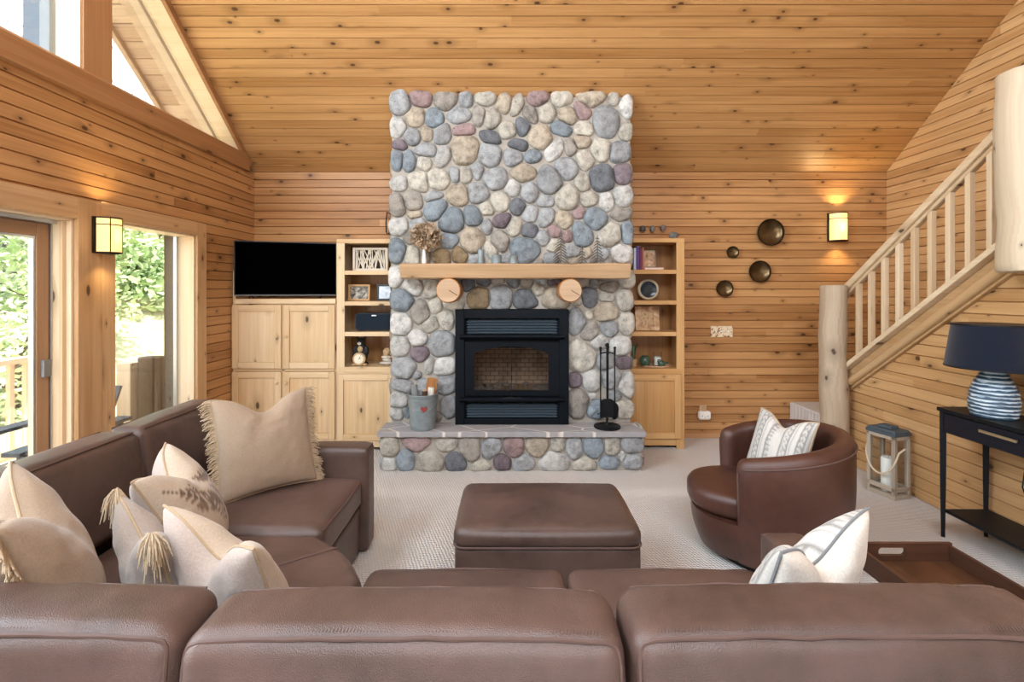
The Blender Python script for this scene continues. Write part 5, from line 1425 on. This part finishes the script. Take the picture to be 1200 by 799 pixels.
def sconce(lab, c, out, w, d, h, watts, lead=(.62,)):
    """half-round lantern sconce; c: centre on the wall, out: unit vector from the wall"""
    c = Vector(c); out = Vector(out); sd = Vector((0, 0, 1)).cross(out)
    r = thing('wall_sconce', lab, 'wall lamp', c-Vector((0, 0, h/2)))
    def hp(a, z, s=1): return c+sd*(w/2*s*math.cos(a))+out*(.012+d*s*math.sin(a))+Vector((0, 0, z))
    m = MB(); m.obox(c-sd*(w/2+.006)-Vector((0, 0, h/2)), sd, (0, 0, 1), out, w+.012, h, .012); m.build('back_plate', M['bronzerim'], r, bevel=.002, seg=1)
    m = MB(); N2 = 20
    m.grid(lambda u, v: hp(PI*u, -h/2+.006+(h-.012)*v, .96), N2, 1); m.build('glass_shade', M['sconceglass'], r, recalc=False)
    m = MB()
    for z in (-h/2, h/2-.009, h*.28):
        hh = .009 if z != h*.28 else .005
        m.grid(lambda u, v: [hp(PI*u, z, 1), hp(PI*u, z, .93), hp(PI*u, z+hh, .93), hp(PI*u, z+hh, 1)][int(round(v*4)) % 4], N2, 4, cv=True)
    for a in lead: 
        for rr in (0,): m.tube([hp(PI*a, -h/2, .985), hp(PI*a, h/2, .985)], .003, 6)
    for a in (0.02, .98): m.tube([hp(PI*a, -h/2, .985), hp(PI*a, h/2, .985)], .004, 6)
    m.build('metal_frame', M['bronzerim'], r)
    for k, (zz, e) in enumerate(((h/2+.035, .55), (-h/2-.03, .28))):
        q = c+out*(d*.95)+Vector((0, 0, zz)); light('sconce_light', 'SPOT', q, watts*e*3.6, (1, .74, .36), q+Vector((0, 0, 1 if k == 0 else -1))-out*.02, spot_size=R(125), spot_blend=.8, shadow_soft_size=.02)
    light('sconce_light', 'POINT', c+out*(d+.06), watts*.15, (1, .8, .5), shadow_soft_size=.04)
sconce('amber glass half round sconce lit on the back wall near the stairs', P(980.5, 266.5, 4.95), (0, -1, 0), .185, .095, .285, 4.2, (.30, .08))
sconce('amber glass half round sconce lit on the timber between the glass door and window', (XL+.031, 3.06, 1.842), (1, 0, 0), .15, .10, .225, 2.2, (.72, .28))
# switch plate and outlet
p = P(846, 388.5, 4.94)
sw = thing('switch_plate', 'cream three gang switch plate with red leaf pattern on the wall', 'switch plate', (p.x, 4.949, p.z-.057))
t = NT('leaf_plate'); n_1 = t.noise(t.coord(), 46, 3, .5, .6); t.base(t.ramp(n_1, [(.55, lin('#e2cfae')), (.60, lin('#9a5a3e')), (.68, lin('#6e4a3a'))])); t.set(Roughness=.5)
m = MB(); m.box(p.x-.112, p.x+.112, 4.941, 4.949, p.z-.057, p.z+.057); m.build('plate', t.mat, sw, bevel=.003)
for k in (-1, 0, 1):
    m = MB(); m.box(p.x+k*.062-.006, p.x+k*.062+.006, 4.932, 4.9405, p.z-.006, p.z+.014); m.build('toggle', M['white'], sw)
p = P(824, 484.5, 4.94)
ou = thing('wall_outlet', 'pale outlet plate with a white plug in air freshener', 'outlet', (p.x, 4.949, p.z-.06))
m = MB(); m.box(p.x-.036, p.x+.036, 4.943, 4.949, p.z-.03, p.z+.085); m.build('plate', plain('beige_plate', '#d3b48c', .5), ou, bevel=.003)
fr_ = MB(); fr_.rbox(p.x-.064, p.x+.064, 4.885, 4.9425, p.z-.055, p.z+.035, .026, n=10); a = fr_.build('freshener', M['white'], ou)
m = MB(); m.lathe([(.018, 0), (.020, .035), (.012, .045), (.0, .045)], (p.x-.002, 4.915, p.z+.036), 16); m.build('refill_bottle', M['glass'], ou)
m = MB()
for dx in (-.035, .02): m.box(p.x+dx, p.x+dx+.012, 4.8835, 4.886, p.z-.02, p.z-.006)
m.box(p.x-.006, p.x+.006, 4.8835, 4.886, p.z-.03, p.z-.02); m.build('vents', plain('grey_vents', '#b9b5ae', .6), a)

# ------------------------------------------------------------------ console table, lamp, lantern, tray
ctb = thing('console_table', 'black narrow console table with drawer and low shelf against the stair wall', 'console table', (2.77, 2.43, 0))
tx0, tx1, ty0, ty1, tz = 2.63, 2.935, 1.90, 2.985, .786
m = MB(); m.box(tx0, tx1, ty0, ty1, tz-.022, tz); m.build('top', M['black'], ctb, bevel=.003)
m = MB(); m.box(tx0+.012, tx1-.006, ty0+.012, ty1-.012, tz-.145, tz-.0225); m.build('apron', M['black'], ctb)
dk = plain('blue_black_lacquer', '#12151f', .35)
m = MB(); m.box(tx0+.002, tx0+.0115, ty0+.05, ty1-.05, tz-.140, tz-.028); dr_ = m.build('drawer', dk, ctb, bevel=.002, seg=1)
m = MB(); yc = 2.60
m.box(tx0-.018, tx0-.010, yc-.10, yc+.10, tz-.072, tz-.058, 'y')
for q in (yc-.09, yc+.08): m.box(tx0-.0105, tx0+.0025, q, q+.01, tz-.069, tz-.061)
m.build('handle', M['brass'], dr_)
for xx, yy in ((tx0+.022, ty0+.022), (tx0+.022, ty1-.022), (tx1-.022, ty0+.022), (tx1-.022, ty1-.022)):
    m = MB(); m.tube([(xx, yy, .0), (xx, yy, .38), (xx, yy, tz-.0225)], [.013, .020, .022], 4); m.build('leg', M['black'], ctb)
m = MB(); m.box(tx0+.03, tx1-.012, ty0+.03, ty1-.022, .150, .168); m.build('shelf', M['black'], ctb, bevel=.002, seg=1)
lx, ly, lz = 2.755, 2.757, tz+.001
lp = thing('table_lamp', 'table lamp with ribbed blue grey ceramic base and navy drum shade', 'lamp', (lx, ly, lz))
t = NT('ribbed_ceramic'); po = t.coord(); sp = t.n('SeparateXYZ'); t.l(po, sp.inputs[0])
nz = t.noise(t.mapping(po, (9, 9, 26)), 1.5, 3); wv = t.math('SINE', t.math('ADD', t.math('MULTIPLY', sp.outputs[2], 2*PI/.021), t.math('MULTIPLY', nz, 6)))
t.base(t.ramp(t.math('MULTIPLY_ADD', wv, .3, t.math('MULTIPLY', nz, 1.0)), [(.34, lin('#2f4355')), (.56, lin('#718a9c')), (.80, lin('#c0cad0'))])); t.set(Roughness=.28)
m = MB(); prof = []
pr0 = [(0, .098), (.03, .107), (.08, .112), (.14, .104), (.20, .083), (.24, .060), (.26, .045), (.272, .030)]
for k in range(90):
    z = .272*k/89
    for (za, ra), (zb, rb) in zip(pr0, pr0[1:]):
        if za <= z <= zb+1e-9: r_ = ra+(rb-ra)*(z-za)/(zb-za); break
    prof.append((r_+.0022*math.sin(2*PI*z/.021), z))
m.lathe(prof, (lx, ly, lz), 40); m.build('ceramic_base', t.mat, lp, sharp=80)
m = MB(); m.tube([(lx, ly, lz+.27), (lx, ly, lz+.50)], .008, 10); m.lathe([(.022, .268), (.024, .285), (.014, .292)], (lx, ly, lz), 18); m.build('stem', M['steel'], lp)
m = MB(); m.lathe([(.214, .275), (.182, .52), (.179, .52), (.211, .275), (.214, .275)], (lx, ly, lz), 48); sh_ = m.build('shade', M['navy'], lp)
m = MB(); m.lathe([(.2135, .272), (.216, .272), (.2155, .280), (.2135, .280)], (lx, ly, lz), 48); m.lathe([(.180, .514), (.1845, .514), (.184, .522), (.180, .522)], (lx, ly, lz), 48); m.build('shade_trim', M['black'], sh_)
m = MB()
for k in range(3): a = 2*PI*k/3; m.tube([(lx, ly, lz+.49), (lx+.18*math.cos(a), ly+.18*math.sin(a), lz+.512)], .002, 6)
m.build('spider', M['steel'], lp)
m = MB()
m.tube([(lx+.06, ly+.02, lz+.010), (2.925, ly+.02, lz+.008), (2.951, ly+.02, lz-.03), (2.945, ly+.0, .60), (2.90, ly-.03, .50), (2.875, ly-.04, .40), (2.90, ly-.06, .27), (2.885, ly-.06, .185), (2.83, ly-.18, .178), (2.86, ly-.26, .19), (2.90, ly-.22, .26), (2.94, ly-.40, .30)], .0035, 8)
# smooth the cord
m.build('cord', M['black'], lp)
# lantern
U = Vector((.06, -.21, 0)).normalized(); Vv = Vector((-U.y, U.x, 0)); w1, w2, hL = .205, .155, .525
c0 = Vector((2.80, 3.58, 0)); lo = c0-U*w1/2-Vv*w2/2
ln_ = thing('lantern', 'tall grey washed wooden lantern with dark roof standing by the stair wall', 'lantern', (c0.x, c0.y, 0))
Z = Vector((0, 0, 1))
m = MB(); pw = .026
m.obox(lo, U, Vv, Z, w1, w2, .03)
for a in (0, w1-pw):
    for b in (0, w2-pw): m.obox(lo+U*a+Vv*b+Z*.03, Z, U, Vv, hL-.105, pw, pw)
m.obox(lo+Z*.055, U, Vv, Z, w1, pw*.7, .03); m.obox(lo+Vv*(w2-pw*.7)+Z*.055, U, Vv, Z, w1, pw*.7, .03)
for b in (0, w2-pw*.7): m.obox(lo+Vv*b+Z*(hL-.10), U, Vv, Z, w1, pw*.7, .025)
for a in (0, w1-pw*.7): m.obox(lo+U*a+Z*(hL-.10), Vv, U, Z, w2, pw*.7, .025); m.obox(lo+U*a+Z*.055, Vv, U, Z, w2, pw*.7, .03)
m.build('frame', M['greywood'], ln_, bevel=.002, seg=1)
m = MB()
for b in (.012, w2-.015): m.obox(lo+Vv*b+U*pw+Z*.086, U, Z, Vv, w1-2*pw, hL-.188, .003)
for a in (.012, w1-.015): m.obox(lo+U*a+Vv*pw+Z*.086, Vv, Z, U, w2-2*pw, hL-.188, .003)
m.build('pane', M['glass'], ln_)
m = MB(); tp = plain('lantern_roof', '#4d5961', .5, .3)
def fr4(k0, z0, k1, z1):
    b = len(m.v)
    for kk, zz in ((k0, z0), (k1, z1)):
        for sa, sb in ((-1, -1), (1, -1), (1, 1), (-1, 1)): m.v.append(c0+U*sa*(w1/2*kk)+Vv*sb*(w2/2*kk)+Z*zz)
    for q in ((0, 1, 5, 4), (1, 2, 6, 5), (2, 3, 7, 6), (3, 0, 4, 7), (0, 3, 2, 1), (4, 5, 6, 7)): m.face([b+i for i in q])
fr4(1.05, hL-.074, 1.05, hL-.05); fr4(1.0, hL-.0495, .9, hL-.034); fr4(.5, hL-.0335, .46, hL-.014)
m.build('roof', tp, ln_, bevel=.002, seg=1)
m = MB(); pts = []
for k in range(25):
    a = PI*k/24; pts.append(c0+U*(w1/2+.014)*math.cos(a)-Vv*(-.0)+(-Vv if Vv.x > 0 else Vv)*(w2/2+.012)*math.sin(a)**.22+Z*(hL-.16-.20*math.sin(a)))
m.tube(pts, .0065, 8); m.build('rope_handle', M['rope'], ln_)
cd = thing('pillar_candle', 'white pillar candle inside the wooden lantern', 'candle', (c0.x, c0.y, .031))
m = MB(); m.lathe([(.044, 0), (.045, .004), (.045, .235), (.040, .242), (.0, .236)], (c0.x, c0.y, .031), 28); m.build('wax', M['wax'], cd)
m = MB(); m.tube([(c0.x, c0.y, .262), (c0.x+.002, c0.y, .284)], .0015, 6); m.build('wick', M['black'], cd)
# tray table by the sofa arm
ax0, ax1, ay0, ay1, zr = 1.305, 1.665, 1.12, 1.835, .552
tt = thing('tray_table', 'dark walnut butler tray with cut out handles on a folding stand behind the sofa arm', 'tray table', ((ax0+ax1)/2, (ay0+ay1)/2, 0))
m = MB(); m.box(ax0+.004, ax1-.004, ay0+.004, ay1-.004, zr-.082, zr-.066, 'y'); m.build('tray_panel', M['tray'], tt)
for y0, y1 in ((ay1-.014, ay1), (ay0, ay0+.014)):
    m = MB(); xm = (ax0+ax1)/2-.045; hw = .052; zl, zh = zr-.046, zr-.016
    m.box(ax0, xm-hw, y0, y1, zr-.0655, zr, 'x'); m.box(xm+hw, ax1, y0, y1, zr-.0655, zr, 'x')
    m.box(xm-hw, xm+hw, y0, y1, zr-.0655, zl, 'x'); m.box(xm-hw, xm+hw, y0, y1, zh, zr, 'x')
    for sg in (-1, 1):
        # rounded ends of the hand hole
        for ez in (zl, zh):
            sgn = 1 if ez == zl else -1; r_ = .013
            pts = [(xm+sg*hw, ez)]+[(xm+sg*(hw-r_+r_*math.cos(R(90)*k/5)), ez+sgn*(r_-r_*math.sin(R(90)*k/5))) for k in range(6)]
            m.prism(pts, 'y', y0, y1)
    m.build('end_rim', M['traydark'], tt)
for x0, x1 in ((ax0, ax0+.014), (ax1-.014, ax1)):
    m = MB(); m.box(x0, x1, ay0+.0145, ay1-.0145, zr-.0655, zr-.008, 'y'); m.build('side_rim', M['traydark'], tt, bevel=.002, seg=1)
for yy in (ay0+.14, ay1-.16):
    for sg in (-1, 1):
        m = MB(); xm = (ax0+ax1)/2; a = Vector((xm-sg*.15, yy+sg*.011, .0)); b = Vector((xm+sg*.15, yy+sg*.011, zr-.083)); d = (b-a).normalized()
        m.obox(a-Vector((.012, .009, 0)), d, (0, 1, 0), (1, 0, 0), (b-a).length-.004, .018, .024); m.build('leg', M['traydark'], tt)

# ------------------------------------------------------------------ outside: deck, railing, hillside, trees
m = MB()
yy = -2.0
while yy < 9:
    m.box(-5.6, XL-.16, yy, yy+.135, -.14, -.10, 'x'); yy += .142
dk_ = struct(m.build('deck', M['deck'], bevel=0), 'outdoor wooden deck past the glass door')
def rail(name, label, p0, p1, n, zt=.90, posts=()):
    r = thing(name, label, 'railing', Vector(p0)+Vector((0, 0, -.1)))
    a, b = Vector(p0), Vector(p1); d = (b-a).normalized(); s_ = Vector((-d.y, d.x, 0)); ln = (b-a).length
    m = MB(); m.obox(a+Z*(zt-.045)-s_*.07, d, s_, Z, ln, .14, .045); m.build('top_rail', M['deck'], r)
    m = MB(); m.obox(a+Z*.02-s_*.02, d, s_, Z, ln, .04, .09); m.build('bottom_rail', M['deck'], r)
    for k in range(n):
        q = a+d*(ln*(k+.5)/n); m = MB(); m.obox(q-d*.02-s_*.02+Z*.11, Z, d, s_, zt-.156, .04, .04); m.build('baluster', M['deck'], r)
    for q in (a, b):
        m = MB(); m.obox(q-d*.05-s_*.05-Z*.1, Z, d, s_, zt+.054, .10, .10); m.build('post', M['deck'], r)
rail('deck_railing', 'sunlit pale wooden deck railing past the sliding door', (-4.35, 1.2, 0), (-4.35, 4.75, 0), 25)
rail('deck_railing', 'short lower deck railing farther down, behind the log post', (-4.5, 5.25, -.28), (-3.0, 5.25, -.28), 11)
lg = thing('log_post', 'round dark log post of the deck railing near the window', 'post', (-3.075, 4.20, -.1))
logpost((-3.075, 4.20, -.1), (-3.075, 4.20, .925), .10, .098, M['logdark'], 'log', lg, 7)
bp_ = thing('square_post', 'pale square post beside the dark log post', 'post', (-3.225, 4.13, -.1))
m = MB(); m.box(-3.285, -3.165, 4.08, 4.18, -.1, .885, 'z'); m.build('timber', M['deck'], bp_, bevel=.006)
m = MB(); m.obox((-2.97, 4.22, .80), (1, 0, 0), (0, 1, 0), Z, .12, .05, .07); m.obox((-2.97, 4.22, .58), (1, 0, 0), (0, 1, 0), Z, .12, .05, .05)
tag(m.build('rail_bracket', M['darkpost']), 'dark stub rails joining the log post to the house corner', 'railing')
m = MB(); m.box(-2.875, -2.785, 4.07, 4.16, -.1, 2.7, 'z')
struct(m.build('trim_8', M['darkpost']), 'dark corner post outside the window')
# deck chair
dc = thing('deck_chair', 'dark wooden deck chair seen in part outside the window', 'chair', (-3.22, 3.25, -.1))
dm = plain('dark_chair_paint', '#3d4650', .5, vary=.2)
m = MB()
for k in range(5): m.obox((-3.48+k*.105, 3.02, .28-.0*k), (0, 1, 0), (1, 0, 0), Z, .5, .09, .022)
m.build('seat', dm, dc)
m = MB()
for k in range(5):
    a = Vector((-3.46+k*.105, 3.50, .28)); h_ = .60-.03*abs(k-2)
    m.obox(a, (0, .42, .9), (1, 0, 0), (0, -.9, .42), h_*1.0, .09, .02)
m.build('backrest', dm, dc)
for sx in (-3.54, -2.95):
    m = MB(); m.obox((sx-.03, 2.86, .515), (0, 1, 0), (1, 0, 0), Z, .86, .11, .024); m.build('armrest', dm, dc)
    for yy in (2.92, 3.62):
        m = MB(); m.box(sx, sx+.045, yy, yy+.06, -.1, .514, 'z'); m.build('leg', dm, dc)
# hillside
def hz(x, y):
    d = max(0, (-x-5.2)*.62+(y-4.5)*.42)
    return -.75+.20*d+.012*d*d*.55+.18*noise.noise(Vector((x*.35, y*.35, 1)))+.05*noise.noise(Vector((x*1.4, y*1.4, 4)))
m = MB(); m.grid(lambda u, v: (-5.65-30*u*u-4*u, -10+60*v, hz(-5.65-34*u, -10+60*v)), 50, 90)
t = NT('hill_grass'); n1 = t.noise(t.coord(), .9, 5, .6); n2 = t.noise(t.coord(), 9, 4, .6)
t.base(t.mix(n2, t.ramp(n1, [(.35, lin('#8d9c5c')), (.5, lin('#c2b98e')), (.65, lin('#d3c4a2'))]), lin('#a9aa7a'))); t.set(Roughness=.95); t.bump(n2, .6, .05)
struct(m.build('hillside', t.mat), 'sunlit grassy hillside beyond the deck')
m = MB(); m.grid(lambda u, v: (-5.65+3.0*u+0, 9+41*v, hz(-5.65, 9+41*v)), 4, 30)
def leafmat(name, a, b):
    t = NT(name); n = t.noise(t.coord(), 6, 3); t.base(t.mix(n, lin(a), lin(b))); t.set(Roughness=.8)
    t.b.inputs['Transmission Weight'].default_value = 0; t.b.inputs['Subsurface Weight'].default_value = 0
    return t.mat
LM = [leafmat('juniper_green', '#8aa568', '#c3d39c'), leafmat('pale_green', '#a9bd80', '#dde3b9'), leafmat('deep_green', '#66825a', '#a5bd8c'), leafmat('dry_scrub', '#ada593', '#ddd6c8')]
def bush(name, label, x, y, r, h, mt, n, ls, seed, trunk=.1, layered=False, group=None, z0=None):
    z0 = hz(x, y) if z0 is None else z0
    rt = thing(name, label, 'tree' if h > 2 else 'bush', (x, y, z0), group)
    rnd = random.Random(seed); m = MB()
    for k in range(n):
        d = Vector((rnd.gauss(0, 1), rnd.gauss(0, 1), rnd.gauss(0, 1))).normalized(); q = rnd.uniform(.55, 1)*(1+.35*noise.noise(d*2.5+Vector((seed, 0, 0))))
        if layered: 
            zz = rnd.random(); wd = (1-zz)**.8*(.75+.25*math.sin(zz*34)); p = Vector((d.x*r*wd*q, d.y*r*wd*q, zz*h))
        else: p = Vector((d.x*r*q, d.y*r*q, h*.55+d.z*h*.48*q))
        p += Vector((x, y, z0+h*.03)); s_ = ls*rnd.uniform(.6, 1.4)
        a = Vector((rnd.gauss(0, 1), rnd.gauss(0, 1), rnd.gauss(0, .6))).normalized(); b_ = a.orthogonal().normalized()
        i = len(m.v); m.v += [p-a*s_, p+b_*s_*.45, p+a*s_, p-b_*s_*.45]; m.face((i, i+1, i+2, i+3))
    m.build('foliage', mt, rt, flat=True, recalc=False)
    m = MB(); m.tube([(x, y, z0-.1), (x, y, z0+h*.35), (x+.03, y, z0+h*.8)], [trunk, trunk*.7, trunk*.2], 8)
    for k in range(7):
        a = k*2.4; z = z0+h*(.25+.08*k); m.tube([(x, y, z), (x+math.cos(a)*r*.7, y+math.sin(a)*r*.7, z+h*.12)], [trunk*.35, trunk*.08], 6)
    m.build('trunk', M['logdark'], rt)
def bare(label, x, y, h, seed):
    z0 = hz(x, y); rt = thing('bare_tree', label, 'tree', (x, y, z0), 'leafless trees on the hill'); rnd = random.Random(seed); m = MB()
    def grow(p, d, ln, r, lv):
        q = p+d*ln; m.tube([p, p+d*ln*.5+Vector((rnd.uniform(-.04, .04), rnd.uniform(-.04, .04), 0))*ln, q], [r, r*.85, r*.65], 5)
        if lv == 0: return
        for k in range(3 if lv > 1 else 4):
            e = (d+Vector((rnd.gauss(0, .45), rnd.gauss(0, .45), rnd.uniform(-.05, .4)))).normalized(); grow(p+d*ln*rnd.uniform(.55, 1), e, ln*rnd.uniform(.6, .8), r*.55, lv-1)
    grow(Vector((x, y, z0-.1)), Vector((0, 0, 1)), h*.36, .07, 4)
    m.build('branches', plain('pale_bark', '#6b635d', .9), rt)
# positions are found by walking out from the window along its sight lines
def out(px, Y): return ((px-CX)*Y/F, Y)
k_ = 0
for px, Y, r, h, mi, n, lab in (
    (150, 10.5, 1.2, 2.4, 0, 2600, 'broad juniper bush on the hill framed by the small window'),
    (180, 12.5, 1.5, 3.2, 1, 2600, 'pale green tree higher up the hill, in line with the window middle'),
    (205, 11.5, 1.1, 2.0, 0, 1800, 'low green bush on the hill behind the dark corner post'),
    (128, 13.5, 1.6, 3.6, 2, 2400, 'deep green tree on the hill half hidden by the timber between the openings'),
    (20, 6.2, .9, 1.7, 1, 2400, 'light green bush right behind the deck railing'),
    (45, 7.6, 1.1, 2.6, 0, 2400, 'juniper tree behind the sliding door stile'),
    (5, 8.6, 1.3, 3.4, 2, 2600, 'deep green tree tallest beyond the sliding door'),
    (-60, 7.4, 1.4, 3.0, 1, 2200, 'light green tree past the left edge of the sliding door'),
    (28, 10.4, 1.4, 3.8, 3, 2000, 'dry pale scrub tree rising above the green ones'),
    (165, 16.5, 2.4, 4.2, 3, 2400, 'dry pinkish scrub tree on the hill crest')):
    k_ += 1; x, y = out(px, Y); bush('hill_tree' if h > 2 else 'hill_bush', lab, x, y, r, h, LM[mi], n, .075*Y/9, 20+k_, group='greenery on the hill')
for px, Y, h, lab in ((20, 12, 8.5, 'leafless tree showing through the left gable pane'), (45, 15, 10, 'taller leafless tree behind the left gable pane'), (150, 17, 10.5, 'leafless tree behind the triangular gable pane'), (185, 19, 10, 'leafless tree at the low tip of the triangular pane')):
    x, y = out(px, Y); bare(lab, x, y, h, int(px))
